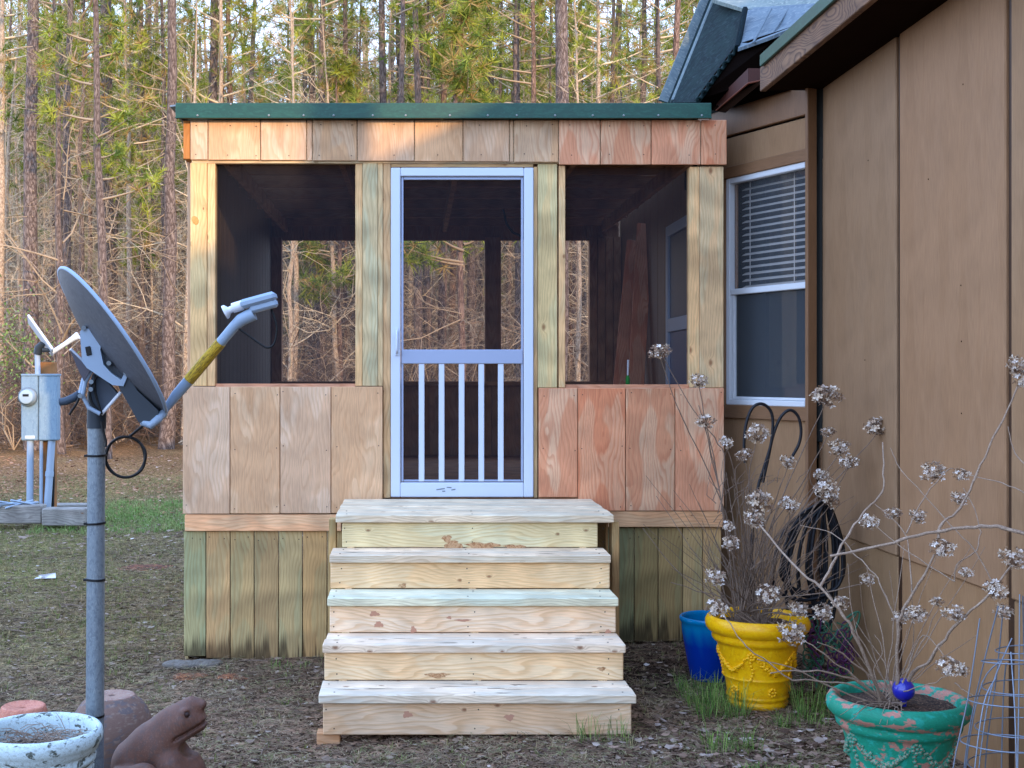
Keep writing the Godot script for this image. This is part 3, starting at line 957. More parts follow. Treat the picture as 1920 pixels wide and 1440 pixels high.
	wall.call("room_wall", wl - 0.02, 1.3, wl + 0.05, 3.1, -0.5, -0.04, M.dark_room, h)
	# main roof with its eave, soffit and fascia
	var xf := 2.05
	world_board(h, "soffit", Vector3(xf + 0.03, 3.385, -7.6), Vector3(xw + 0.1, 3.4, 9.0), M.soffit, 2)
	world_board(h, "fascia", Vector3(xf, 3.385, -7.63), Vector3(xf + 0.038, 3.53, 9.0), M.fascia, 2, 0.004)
	world_board(h, "drip_edge", Vector3(xf - 0.022, 3.515, -7.55), Vector3(xf - 0.003, 3.585, 9.05), M.green_metal, 2, 0.003)
	var rise := (5.76 - 3.56) / (5.2 - 2.02)
	for k in 14:
		var g := Geo.new()
		var z0 := 7.56 - k * 1.2
		var z1 := z0 - 1.195
		g.slab(PackedVector3Array([Vector3(2.03, 3.56, -z0), Vector3(2.03, 3.56, -z1), Vector3(5.2, 5.76, -z1), Vector3(5.2, 5.76, -z0)]), Vector3(0, -0.03, 0))
		part(h, "roof_sheet", g, M.green_metal)
		g = Geo.new()
		g.slab(PackedVector3Array([Vector3(5.2, 5.76, -z0), Vector3(5.2, 5.76, -z1), Vector3(8.4, 3.5, -z1), Vector3(8.4, 3.5, -z0)]), Vector3(0, -0.03, 0))
		part(h, "roof_sheet", g, M.green_metal)
	var g := Geo.new()
	g.slab(PackedVector3Array([Vector3(2.5, 3.4, -7.5), Vector3(5.2, 5.7, -7.5), Vector3(8.0, 3.5, -7.5), Vector3(8.0, -0.2, -7.5), Vector3(2.5, -0.2, -7.5)]), Vector3(0, 0, 0.06))
	part(h, "gable_wall", g, M.siding)
	g = Geo.new()
	g.slab(PackedVector3Array([Vector3(2.5, 3.4, 8.0), Vector3(5.2, 5.7, 8.0), Vector3(8.0, 3.5, 8.0), Vector3(8.0, -0.2, 8.0), Vector3(2.5, -0.2, 8.0)]), Vector3(0, 0, -0.06))
	part(h, "gable_wall", g, M.siding)
	world_board(h, "far_wall", Vector3(7.9, -0.2, -7.5), Vector3(8.0, 3.5, 8.0), M.siding)
	# chimney on the ridge
	world_board(h, "chimney", Vector3(4.9, 5.2, 5.7), Vector3(5.2, 6.95, 6.0), M.brown_clay)
	# soffit box above the window wall
	g = Geo.new()
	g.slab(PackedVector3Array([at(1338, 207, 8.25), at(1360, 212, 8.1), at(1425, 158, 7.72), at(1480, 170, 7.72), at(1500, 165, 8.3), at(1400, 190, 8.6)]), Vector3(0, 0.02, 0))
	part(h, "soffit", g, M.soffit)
	g = Geo.new()
	var f0 := at(1343, 205, 8.22)
	var f1 := at(1403, 154, 7.8)
	g.slab(PackedVector3Array([f0, f1, f1 + Vector3(0, 0.085, 0), f0 + Vector3(0, 0.06, 0)]), Vector3(0.02, 0, -0.02))
	part(h, "fascia", g, M.red_board)
	g = Geo.new()
	f0 = at(1403.5, 154, 7.8)
	f1 = at(1428, 150, 7.76)
	g.slab(PackedVector3Array([f0, f1, f1 + Vector3(0, 0.07, 0), f0 + Vector3(0, 0.085, 0)]), Vector3(0.02, 0, -0.02))
	part(h, "fascia", g, M.red_board)
	g = Geo.new()
	g.tube(PackedVector3Array([at(1343, 207, 8.2), at(1403, 156, 7.79), at(1428, 151, 7.75)]), PackedFloat32Array([0.006, 0.006, 0.006]), 6)
	part(h, "soffit_bead", g, shade(M.red_board, Color(1.5, 1.7, 1.6)))
	# roof of the rear wing: a steep dark plane with a valley and paler sheets beyond
	var p1 := at(1306, 191, 8.1)
	var p2 := at(1386, 84, 8.1)
	var p3 := at(1252, 192, 8.9)
	var p4 := at(1336, -18, 10.1)
	g = Geo.new()
	g.slab(PackedVector3Array([p1, p2, at(1398, 15, 8.9), p4, p3]), Vector3(0.01, -0.02, -0.01), 1.0)
	part(h, "rear_roof_sheet", g, M.roof_dark)
	g = Geo.new()
	g.slab(PackedVector3Array([p3, p4, p4 + Vector3(-0.05, 0.04, 0), p3 + Vector3(-0.06, 0.02, 0)]), Vector3(0, 0, -0.04))
	g.tube(PackedVector3Array([at(1262, 191, 8.8), at(1340, -4, 9.85)]), PackedFloat32Array([0.022, 0.022]), 6)
	part(h, "rake_trim", g, M.roof_pale)
	g = Geo.new()      # wavy lower edge of the dark sheet
	var pts := PackedVector3Array()
	var rr := PackedFloat32Array()
	for k in 81:
		var t := k / 80.0
		pts.append(p1.lerp(p2, t) + Vector3(-0.007, 0.009, 0.004) * sin(t * 50.0) + Vector3(0, 0, 0.008))
		rr.append(0.008)
	g.tube(pts, rr, 5)
	part(h, "sheet_edge", g, M.roof_dark)
	g = Geo.new()
	g.tube(PackedVector3Array([at(1382, 90, 8.08), at(1397, 17, 8.6)]), PackedFloat32Array([0.02, 0.02]), 6)
	part(h, "valley_flashing", g, shade(M.roof_dark, Color(0.7, 0.75, 0.8)))
	g = Geo.new()
	g.slab(PackedVector3Array([at(1384, 90, 8.05), at(1440, 70, 7.85), at(1500, 46, 7.7), at(1560, 4, 8.2), at(1398, 15, 8.85)]), Vector3(0.0, -0.02, -0.01))
	for q in [[1412, 81, 1446, 17], [1445, 68, 1478, 17]]:
		g.tube(PackedVector3Array([at(q[0], q[1], 7.92), at(q[2], q[3], 8.45)]), PackedFloat32Array([0.008, 0.008]), 5)
	part(h, "rear_roof_sheet", g, shade(M.roof_pale, Color(0.94, 0.96, 1.02)))
	g = Geo.new()
	g.slab(PackedVector3Array([at(1335, -2, 9.4), at(1398, 17, 8.8), at(1560, 14, 8.3), at(1580, -25, 8.4), at(1345, -40, 10.2)]), Vector3(0.0, -0.02, -0.02))
	part(h, "rear_roof_sheet", g, shade(M.roof_pale, Color(1.12, 1.1, 1.06)))
	# dark boards that close the eave between the roofs
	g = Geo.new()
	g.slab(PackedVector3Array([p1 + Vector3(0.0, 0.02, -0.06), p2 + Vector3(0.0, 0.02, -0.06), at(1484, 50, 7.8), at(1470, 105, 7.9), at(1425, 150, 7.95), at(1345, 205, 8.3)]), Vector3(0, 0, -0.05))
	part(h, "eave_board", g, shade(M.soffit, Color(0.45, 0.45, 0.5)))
	# wall of the house that closes the porch on the right, with a door in it
	for k in 14:
		var z := 8.45 + k * 0.3
		world_board(h, "porch_side_panel", Vector3(1.935, -0.1, -z - 0.294), Vector3(1.99, 3.4, -z), M.trim_brown, 1, 0.004)
	world_board(h, "rear_wall", Vector3(1.935, -0.1, -12.9), Vector3(7.5, 3.4, -12.7), M.siding)
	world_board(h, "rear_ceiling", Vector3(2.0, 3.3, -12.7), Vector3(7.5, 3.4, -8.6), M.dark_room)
	var d := Node3D.new()
	d.name = "porch_door"
	d.position = Vector3(1.92, 0.94, -9.3) - h.position
	h.add_child(d, true)
	for q in [["frame", -9.72, 0.94, -9.64, 2.82], ["frame", -8.9, 0.94, -8.82, 2.82], ["frame", -9.638, 2.74, -8.902, 2.82], ["middle_rail", -9.638, 2.02, -8.902, 2.12]]:
		world_board(d, q[0], Vector3(1.895, q[2], q[1]), Vector3(1.93, q[4], q[3]), shade(M.vinyl, Color(0.8, 0.85, 0.95)))
	world_board(d, "panel", Vector3(1.912, 0.96, -9.636), Vector3(1.93, 2.018, -8.904), shade(M.door_rail, Color(0.35, 0.42, 0.6)))
	world_board(d, "panel", Vector3(1.912, 2.122, -9.636), Vector3(1.93, 2.738, -8.904), shade(M.door_rail, Color(0.3, 0.32, 0.4)))
	# nail heads and specks on the wall
	for q in [[1634, 114, 6.85], [1806, 158, 5.65], [1628, 301, 6.8], [1741, 336, 6.0], [1622, 675, 6.85], [1802, 535, 5.62], [1803, 640, 5.62], [1803, 775, 5.62]]:
		g = Geo.new()
		var pt := at(q[0], q[1], 2400.0 * xw / (q[0] - PX))
		g.blob(Vector3(xw - 0.001, pt.y, pt.z), Vector3(0.002, 0.0035, 0.0035), Basis.IDENTITY, 7, 4)
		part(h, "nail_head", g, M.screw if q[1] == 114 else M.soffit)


# ------------------------------------------------------------------ satellite dish, meter
func px_tube(g: Geo, pts: Array, r: Array, sides := 8) -> void:
	var p := PackedVector3Array()
	var rr := PackedFloat32Array()
	for k in pts.size():
		p.append(at(pts[k][0], pts[k][1], pts[k][2]))
		rr.append(r[mini(k, r.size() - 1)])
	g.tube(p, rr, sides)


# a smooth curve through points
func smooth(pts: PackedVector3Array, per := 6) -> PackedVector3Array:
	var out := PackedVector3Array()
	for k in pts.size() - 1:
		var a := pts[maxi(k - 1, 0)]
		var d := pts[mini(k + 2, pts.size() - 1)]
		for j in per:
			out.append(pts[k].cubic_interpolate(pts[k + 1], a, d, float(j) / per))
	out.append(pts[pts.size() - 1])
	return out


func aim(dir: Vector3) -> Basis:     # a basis whose y axis is dir
	var y := dir.normalized()
	var x := y.cross(Vector3.BACK if absf(y.z) < 0.9 else Vector3.RIGHT).normalized()
	return Basis(x, y, x.cross(y))


func dish_mesh(r: float, deep: float) -> Geo:
	var g := Geo.new()
	var prof := PackedVector2Array()
	for k in 9:
		prof.append(Vector2(maxf(0.0005, r * k / 8.0), deep * pow(k / 8.0, 2) - 0.004))
	prof.append(Vector2(r + 0.004, deep - 0.001))
	prof.append(Vector2(r + 0.005, deep + 0.005))
	prof.append(Vector2(r, deep + 0.007))
	for k in 8:
		var q := (7 - k) / 8.0
		prof.append(Vector2(maxf(0.0005, r * q), deep * q * q + 0.002))
	g.lathe(prof, Vector3.ZERO, Basis.IDENTITY, 56, Vector2(2, 2))
	return g


func build_dish() -> void:
	var z := 4.9
	var base := at(178, 1440, z)
	base.y = 0.0
	var s := thing("satellite_dish", "large grey satellite dish on a galvanised pole, seen from behind", "satellite dish", base)
	var g := Geo.new()
	px_tube(g, [[176.5, 1560, z], [178, 1340, z], [181, 800, z]], [0.0345, 0.0345, 0.0335], 20)
	part(s, "pole", g, M.galv)
	for y in [854, 981, 1086, 1342]:
		g = Geo.new()
		var c := at(180.6 - (y - 854) * 0.007, y, z)
		g.lathe(PackedVector2Array([Vector2(0.034, -0.004), Vector2(0.038, -0.004), Vector2(0.038, 0.004), Vector2(0.034, 0.004)]), c, Basis(Vector3.BACK, rng.randf_range(-0.06, 0.06)), 24)
		g.box(c + Vector3(-0.036, 0, 0.016), Vector3(0.012, 0.009, 0.012), Basis.IDENTITY, 1, Vector2.ZERO, 0.001)
		part(s, "cable_tie", g, M.black)
	g = Geo.new()
	px_tube(g, [[181, 803, z], [182, 735, z]], [0.0365, 0.0365], 20)
	part(s, "mast_clamp", g, M.dish_dark)
	# the reflector
	var n := Vector3(0.765, 0.565, -0.335).normalized()
	var b := aim(n)
	var c := at(210, 645, z - 0.02) - n * 0.055
	var m := dish_mesh(0.338, 0.055)
	var o := part_mesh(s, "reflector", m.mesh(), M.dish_grey, c - s.position)
	o.basis = b.scaled_local(Vector3(1, 1, 1))
	g = Geo.new()
	g.lathe(PackedVector2Array([Vector2(0.338, 0.05), Vector2(0.345, 0.05), Vector2(0.347, 0.058), Vector2(0.343, 0.064), Vector2(0.336, 0.063)]), c, b, 64)
	part(s, "rim", g, M.dish_pale)
	# bracket behind it: a pressed pale plate, dark beam, bolts
	g = Geo.new()
	var q := [[153, 622], [159, 616], [188, 618], [194, 630], [191, 656], [197, 684], [212, 700], [230, 712], [237, 698], [243, 702], [234, 724], [214, 722], [190, 706], [166, 690], [157, 678], [155, 650]]
	g = extrude(q, z - 0.1, 0.05)
	part(s, "bracket", g, M.dish_pale)
	g = Geo.new()
	g.box(at(166, 658, z - 0.127), Vector3(0.02, 0.034, 0.006), Basis(Vector3.BACK, 0.2), 1, Vector2.ZERO, 0.003)
	part(s, "slot", g, M.black)
	for e in [[157, 615], [184, 622], [186, 631], [204, 681], [236, 700], [171, 716], [150, 742], [170, 730]]:
		g = Geo.new()
		g.tube(PackedVector3Array([at(e[0], e[1], z - 0.08), at(e[0], e[1], z - 0.135)]), PackedFloat32Array([0.009, 0.009]), 8)
		part(s, "bolt", g, M.galv)
	g = extrude([[192, 640], [206, 672], [236, 694], [244, 703], [226, 722], [198, 700], [190, 670]], z - 0.07, 0.06)
	part(s, "back_rib", g, M.dish_dark)
	g = extrude([[226, 722], [246, 704], [262, 732], [300, 768], [302, 786], [278, 797], [264, 790]], z - 0.07, 0.09)
	part(s, "beam", g, shade(M.dish_dark, Color(1.05, 1.05, 1.05)))
	g = Geo.new()
	px_tube(g, [[266, 791, z - 0.1], [283, 797, z - 0.11], [297, 785, z - 0.11], [310, 770, z - 0.06]], [0.014, 0.016, 0.016, 0.013], 10)
	part(s, "beam_end", g, M.dish_pale)
	# elevation arc and struts on the mast
	g = Geo.new()
	px_tube(g, [[172, 694, z - 0.09], [160, 716, z - 0.09], [155, 742, z - 0.09], [166, 764, z - 0.09], [188, 776, z - 0.09]], [0.008], 8)
	px_tube(g, [[168, 690, z - 0.03], [158, 712, z - 0.04], [152, 738, z - 0.05]], [0.012, 0.012, 0.012], 8)
	part(s, "elevation_arc", g, M.dish_pale)
	g = extrude([[176, 700], [200, 712], [222, 738], [192, 772], [172, 752], [168, 722]], z - 0.05, 0.03)
	part(s, "mount_plate", g, shade(M.dish_dark, Color(1.3, 1.3, 1.35)))
	g = Geo.new()
	px_tube(g, [[190, 777, z - 0.07], [227, 735, z - 0.07]], [0.007, 0.007], 6)
	part(s, "strut", g, M.white_plastic)
	g = Geo.new()
	px_tube(g, [[132, 655, z - 0.1], [168, 691, z - 0.05]], [0.006, 0.008], 6)
	part(s, "strut", g, M.white_plastic)
	g = extrude([[131, 656], [150, 700], [158, 715], [170, 694]], z - 0.11, 0.006)
	part(s, "wind_plate", g, shade(M.dish_grey, Color(0.8, 0.75, 0.78)))
	g = Geo.new()
	px_tube(g, [[112, 754, z - 0.05], [124, 752, z - 0.05], [138, 746, z - 0.05], [148, 738, z - 0.04], [156, 734, z - 0.02]], [0.015, 0.016, 0.016, 0.013, 0.012], 10)
	part(s, "cable_elbow", g, shade(M.dish_dark, Color(1.3, 1.35, 1.4)))
	for e in [[[150, 742], [144, 756], [136, 768], [130, 778]], [[182, 706], [170, 726], [170, 748], [180, 766], [191, 776]], [[178, 703], [178, 730], [183, 752], [191, 777]], [[190, 790], [194, 810], [199, 828], [198, 838]]]:
		g = Geo.new()
		var pts := PackedVector3Array()
		for w in e:
			pts.append(at(w[0], w[1], z - 0.085))
		pts = smooth(pts, 4)
		var rr := PackedFloat32Array()
		rr.resize(pts.size())
		rr.fill(0.0048)
		g.tube(pts, rr, 6)
		part(s, "lead", g, M.black)
	# feed arm with worn yellow tape, feed horn
	g = Geo.new()
	px_tube(g, [[304, 776, z], [330, 741, z - 0.04], [356, 711, z - 0.07]], [0.012, 0.02, 0.021], 12)
	part(s, "arm_foot", g, M.dish_pale)
	g = Geo.new()
	px_tube(g, [[354, 713, z - 0.07], [386, 675, z - 0.09], [414, 642, z - 0.12]], [0.0225, 0.0225, 0.022], 14)
	part(s, "taped_arm", g, M.tape)
	g = Geo.new()
	px_tube(g, [[412, 644, z - 0.118], [440, 611, z - 0.14], [452, 600, z - 0.15], [476, 588, z - 0.155]], [0.019, 0.02, 0.024, 0.026], 12)
	part(s, "arm_head", g, M.dish_pale)
	g = Geo.new()
	var ax := (at(518, 556, z - 0.15) - at(452, 574, z - 0.15)).normalized()
	var bx := Basis(ax, ax.cross(Vector3.FORWARD).normalized() * -1.0, Vector3.BACK)
	bx = Basis(ax, Vector3.BACK.cross(ax), Vector3.BACK)
	var mid := at(486, 566, z - 0.15)
	g.box(mid + bx.y * 0.006, Vector3(0.135, 0.034, 0.075), bx, 0, Vector2.ZERO, 0.012)
	g.box(mid - bx.y * 0.02 + bx.x * 0.012, Vector3(0.105, 0.03, 0.055), bx, 0, Vector2.ZERO, 0.008)
	part(s, "feed_box", g, M.dish_pale)
	g = Geo.new()
	px_tube(g, [[455, 572, z - 0.15], [436, 578, z - 0.15]], [0.019, 0.019], 12)
	px_tube(g, [[437, 578, z - 0.15], [430, 582, z - 0.15], [425, 584, z - 0.15], [421, 586, z - 0.15]], [0.012, 0.013, 0.026, 0.027], 16)
	part(s, "feed_horn", g, M.white_plastic)
	g = Geo.new()
	var cable := PackedVector3Array()
	for w in [[446, 615], [470, 632], [488, 645], [502, 652], [514, 644], [519, 620], [516, 600], [509, 580]]:
		cable.append(at(w[0], w[1], z - 0.14))
	cable = smooth(cable, 5)
	var r5 := PackedFloat32Array()
	r5.resize(cable.size())
	r5.fill(0.0045)
	g.tube(cable, r5, 6)
	part(s, "feed_cable", g, M.black)
	# coil of spare cable tied to the pole
	g = Geo.new()
	cable = PackedVector3Array([at(270, 797, z + 0.02), at(256, 808, z + 0.03), at(244, 818, z + 0.04)])
	for k in 50:
		var a := -1.45 - TAU * k / 24.0
		var rx := 37.0 + 1.3 * sin(k * 0.9)
		cable.append(at(235.5 + rx * -cos(a) * -1.0, 857 + 38.0 * sin(a), z + 0.04 + 0.004 * sin(k * 0.7)))
	cable = smooth(cable, 3)
	r5 = PackedFloat32Array()
	r5.resize(cable.size())
	r5.fill(0.0055)
	g.tube(cable, r5, 7)
	part(s, "cable_coil", g, M.black)


# a flat outline given in the photograph, given depth towards and away from the camera
func extrude(q: Array, z: float, thick: float) -> Geo:
	var g := Geo.new()
	var poly := PackedVector2Array()
	for e in q:
		poly.append(Vector2(e[0], e[1]))
	var tri := Geometry2D.triangulate_polygon(poly)
	var front := PackedVector3Array()
	var back := PackedVector3Array()
	for e in q:
		var p := at(e[0], e[1], z)
		front.append(p + Vector3(0, 0, thick / 2))
		back.append(p - Vector3(0, 0, thick / 2))
	var uv3 := PackedVector2Array([Vector2(0, 0), Vector2(1, 0), Vector2(0, 1)])
	for k in tri.size() / 3:
		g.poly(PackedVector3Array([front[tri[k * 3]], front[tri[k * 3 + 1]], front[tri[k * 3 + 2]]]), Vector3.BACK, uv3)
		g.poly(PackedVector3Array([back[tri[k * 3]], back[tri[k * 3 + 1]], back[tri[k * 3 + 2]]]), Vector3.FORWARD, uv3)
	var turn := 0.0
	for k in poly.size():
		turn += poly[k].cross(poly[(k + 1) % poly.size()])
	for k in poly.size():
		var j := (k + 1) % poly.size()
		var d := front[j] - front[k]
		var out := d.cross(Vector3.BACK) * (-1.0 if turn > 0.0 else 1.0)
		g.poly(PackedVector3Array([front[k], front[j], back[j], back[k]]), out, PackedVector2Array([Vector2(0, 0), Vector2(1, 0), Vector2(1, 1), Vector2(0, 1)]))
	return g


func build_meter() -> void:
	var z := 16.0
	var base := at(74, 980, z)
	var s := thing("electric_meter", "grey electric meter box on a post with conduits running down to the ground", "electric meter", base)
	var sc := z / F
	var bar := func(called: String, x0: float, y0: float, x1: float, y1: float, dz: float, thick: float, m: Material, bev := 0.006) -> void:
		var g := Geo.new()
		var a := at(x0, y1, z - dz)
		var b := at(x1, y0, z - dz)
		g.box((a + b) / 2 - Vector3(0, 0, thick / 2), Vector3(b.x - a.x, b.y - a.y, thick), Basis.IDENTITY, 1, off(), bev)
		part(s, called, g, m)
	bar.call("back_post", 74, 679, 102, 985, -0.04, 0.12, shade(M.treated, Color(0.7, 0.55, 0.42)))
	bar.call("meter_box", 39.5, 704, 71, 826, 0.13, 0.16, M.meter_grey, 0.012)
	bar.call("breaker_box", 72.3, 704, 107, 826, 0.13, 0.16, M.meter_grey, 0.012)
	bar.call("box_lid", 39, 701, 107.5, 705, 0.14, 0.18, M.meter_grey)
	bar.call("label", 47, 817, 65, 822, 0.1325, 0.002, M.white_plastic, 0.0005)
	var g := Geo.new()
	var c := at(53, 744, z - 0.13)
	g.lathe(PackedVector2Array([Vector2(0.105, 0), Vector2(0.105, 0.03), Vector2(0.09, 0.045), Vector2(0.088, 0.09), Vector2(0.08, 0.105), Vector2(0.001, 0.108)]), c, aim(Vector3.BACK), 28)
	part(s, "meter_dial", g, M.meter_face)
	g = Geo.new()
	g.box(c + Vector3(0, 0.02, 0.109), Vector3(0.075, 0.03, 0.004), Basis.IDENTITY, 1, Vector2.ZERO, 0.001)
	part(s, "meter_display", g, M.black)
	g = Geo.new()
	g.lathe(PackedVector2Array([Vector2(0.105, 0.0), Vector2(0.118, 0.0), Vector2(0.118, 0.035), Vector2(0.105, 0.036)]), c, aim(Vector3.BACK), 28)
	part(s, "meter_ring", g, M.galv)
	for e in [[[57, 826], [56, 960], 0.042], [[77.5, 826], [77, 978], 0.022], [[97, 826], [93, 890], 0.045], [[93, 888], [88, 965], 0.045]]:
		g = Geo.new()
		px_tube(g, [[e[0][0], e[0][1], z - 0.06], [e[1][0], e[1][1], z - 0.06]], [e[2], e[2]], 14)
		part(s, "conduit", g, M.conduit)
	g = Geo.new()
	px_tube(g, [[93.2, 884, z - 0.06], [92.6, 893, z - 0.06]], [0.052, 0.052], 14)
	part(s, "coupling", g, M.conduit)
	g = Geo.new()
	px_tube(g, [[99, 840, z], [100, 900, z], [98, 970, z]], [0.02], 6)
	part(s, "lead", g, M.black)
	g = Geo.new()
	px_tube(g, [[71, 702, z - 0.03], [70, 664, z - 0.03]], [0.034, 0.034], 14)
	part(s, "mast", g, M.conduit)
	# small dish on the mast
	var d := thing("small_dish", "small white flat antenna with a short arm on top of the meter mast", "antenna", at(72, 640, z))
	g = Geo.new()
	var a := at(53, 597, z - 0.05)
	var b := at(99, 661, z - 0.05)
	var dir := (b - a).normalized()
	var sight := ((a + b) / 2 - Vector3(0, EYE, 0)).normalized()
	var wide := (Vector3.BACK - sight * 0.5).slide(dir).normalized() if false else (-sight).rotated(dir, -0.12).slide(dir).normalized()
	var bs := Basis(dir.cross(wide).normalized(), dir, wide)
	g.box((a + b) / 2, Vector3(0.03, a.distance_to(b), 0.4), bs, 1, Vector2.ZERO, 0.01)
	part(d, "plate", g, M.white_plastic)
	g = Geo.new()
	px_tube(g, [[99, 660, z - 0.05], [122, 645, z - 0.05], [138, 634, z - 0.05], [147, 629, z - 0.05]], [0.028, 0.028, 0.035, 0.05], 10)
	part(d, "arm", g, M.white_plastic)
	g = Geo.new()
	px_tube(g, [[70, 664, z - 0.03], [73, 652, z - 0.04], [80, 644, z - 0.05]], [0.05, 0.055, 0.04], 10)
	px_tube(g, [[80, 656, z - 0.05], [94, 657, z - 0.05]], [0.03, 0.02], 8)
	part(d, "bracket", g, M.dish_dark)
	# timbers round its foot
	for e in [[0, 77, 948, 976, 15.5, "long grey timber lying at the foot of the meter, left of the conduits"], [78, 160, 954, 980, 15.4, "short grey timber lying at the foot of the meter, right of the conduits"], [100, 168, 946, 954, 16.6, "thin grey plank lying behind the short timber by the meter"]]:
		g = Geo.new()
		var lo := at(e[0] - (60 if e[0] == 0 else 0), e[3], e[4])
		var hi := at(e[1], e[2], e[4])
		g.box((lo + hi) / 2 - Vector3(0, 0.02, 0.12), Vector3(hi.x - lo.x, hi.y - lo.y + 0.04, 0.24), Basis(Vector3.UP, rng.randf_range(-0.04, 0.04)), 0, off(), 0.012)
		solo("timber", g, M.grey_timber, e[5], "timber")
	var lat := thing("lattice_strip", "pale crossed slats lying on the long timber left of the meter conduits", "lattice", at(30, 950, 15.6))
	for e in [[-8, 957, 40, 942], [10, 958, 62, 943], [-5, 945, 60, 955], [20, 943, 70, 952], [-8, 951, 72, 947]]:
		g = Geo.new()
		px_tube(g, [[e[0], e[1] - 5, 15.45], [e[2], e[3] - 5, 15.7]], [0.013, 0.013], 4)
		part(lat, "slat", g, M.conduit)


# ------------------------------------------------------------------ pots
func pot_profile(s: float, soil: float) -> PackedVector2Array:
	var p := PackedVector2Array()
	for e in [[0.001, 0], [0.14, 0], [0.15, 0.006], [0.156, 0.018], [0.156, 0.03], [0.15, 0.036], [0.153, 0.044], [0.16, 0.05], [0.16, 0.06], [0.155, 0.066], [0.164, 0.12], [0.168, 0.138], [0.176, 0.144], [0.178, 0.152], [0.172, 0.16], [0.182, 0.2], [0.194, 0.25], [0.206, 0.298], [0.211, 0.312], [0.223, 0.318], [0.232, 0.328], [0.235, 0.342], [0.232, 0.354], [0.238, 0.36], [0.252, 0.368], [0.264, 0.382], [0.269, 0.4], [0.267, 0.418], [0.258, 0.434], [0.246, 0.441], [0.234, 0.438], [0.226, 0.425], [0.222, 0.4], [0.214, 0.36], [0.2, soil - 0.03]]:
		p.append(Vector2(e[0], e[1]) * s)
	return p


func radius_at(prof: PackedVector2Array, y: float) -> float:
	for k in prof.size() - 1:
		if prof[k].y <= y and prof[k + 1].y >= y:
			return lerpf(prof[k].x, prof[k + 1].x, (y - prof[k].y) / maxf(prof[k + 1].y - prof[k].y, 1e-5))
	return prof[prof.size() - 1].x


# garlands, ribbons and rosettes in relief on a pot
func pot_relief(s: Node3D, prof: PackedVector2Array, c: Vector3, turn: float, m: Material, sc: float, swags: int) -> void:
	var spot := func(a: float, y: float, lift: float) -> Vector3:
		return c + Vector3(cos(a) * (radius_at(prof, y) + lift), y, sin(a) * (radius_at(prof, y) + lift))
	for k in swags:
		var a0 := turn + TAU * k / swags
		var a1 := turn + TAU * (k + 1) / swags
		var g := Geo.new()
		for j in 26:
			var t := j / 25.0
			var y: float = (0.285 - 0.075 * sin(t * PI)) * sc + rng.randf_range(-0.008, 0.008) * sc
			var fat := (0.007 + 0.008 * sin(t * PI)) * sc
			var p: Vector3 = spot.call(lerpf(a0 + 0.12, a1 - 0.12, t), y, 0.002)
			g.blob(p, Vector3(fat * rng.randf_range(0.7, 1.3), fat * rng.randf_range(0.6, 1.1), fat * 0.9), Basis(Vector3.UP, -lerpf(a0, a1, t)) * Basis(Vector3.RIGHT, rng.randf() * 3.0), 7, 4)
			if j % 2 == 0:
				p = spot.call(lerpf(a0 + 0.12, a1 - 0.12, t), y + rng.randf_range(-0.02, 0.016) * sc, 0.001)
				g.blob(p, Vector3(fat, fat * 0.6, fat * 0.5), Basis(Vector3.UP, -lerpf(a0, a1, t) + 1.5) * Basis(Vector3.BACK, rng.randf() * 3.0), 6, 4)
		part(s, "garland", g, m)
		g = Geo.new()
		for j in 7:
			g.blob(spot.call(a0 + 0.03 * sin(j * 1.3), (0.275 - j * 0.018) * sc, 0.0), Vector3(0.009, 0.011, 0.009) * sc, Basis.IDENTITY, 6, 4)
		part(s, "ribbon", g, m)
		for e in [[a0, 0.29, 1.0], [(a0 + a1) / 2, 0.1, 1.1]]:
			g = Geo.new()
			var p: Vector3 = spot.call(e[0], e[1] * sc, 0.0)
			var out := Vector3(cos(e[0]), 0, sin(e[0]))
			var side := Vector3.UP.cross(out)
			for j in 7:
				var b := TAU * j / 7.0
				g.blob(p + (side * cos(b) + Vector3.UP * sin(b)) * 0.016 * sc * e[2] + out * 0.002, Vector3(0.0095, 0.0095, 0.0095) * sc, Basis.IDENTITY, 7, 4)
			g.blob(p + out * 0.006 * sc, Vector3(0.008, 0.008, 0.007) * sc, Basis.IDENTITY, 7, 4)
			part(s, "rosette", g, m)


func soil_disc(s: Node3D, c: Vector3, r: float, y: float, m: Material) -> void:
	var g := Geo.new()
	var rows := 7
	var segs := 26
	for k in rows:
		for j in segs + 1:
			var a := TAU * j / segs
			var rad := r * k / (rows - 1.0)
			var p := Vector3(cos(a) * rad, y + 0.014 * noise_a.get_noise_2d(cos(a) * rad * 900.0, sin(a) * rad * 900.0) + 0.012 * (1.0 - rad / r), sin(a) * rad)
			g.vert(c + p, Vector3.UP, Vector2(p.x, p.z) * 3.0)
	for k in rows - 1:
		for j in segs:
			var a := k * (segs + 1) + j
			var e := a + segs + 1
			g.face(a, a + 1, e + 1)
			g.face(a, e + 1, e)
	part(s, "soil", g, m)


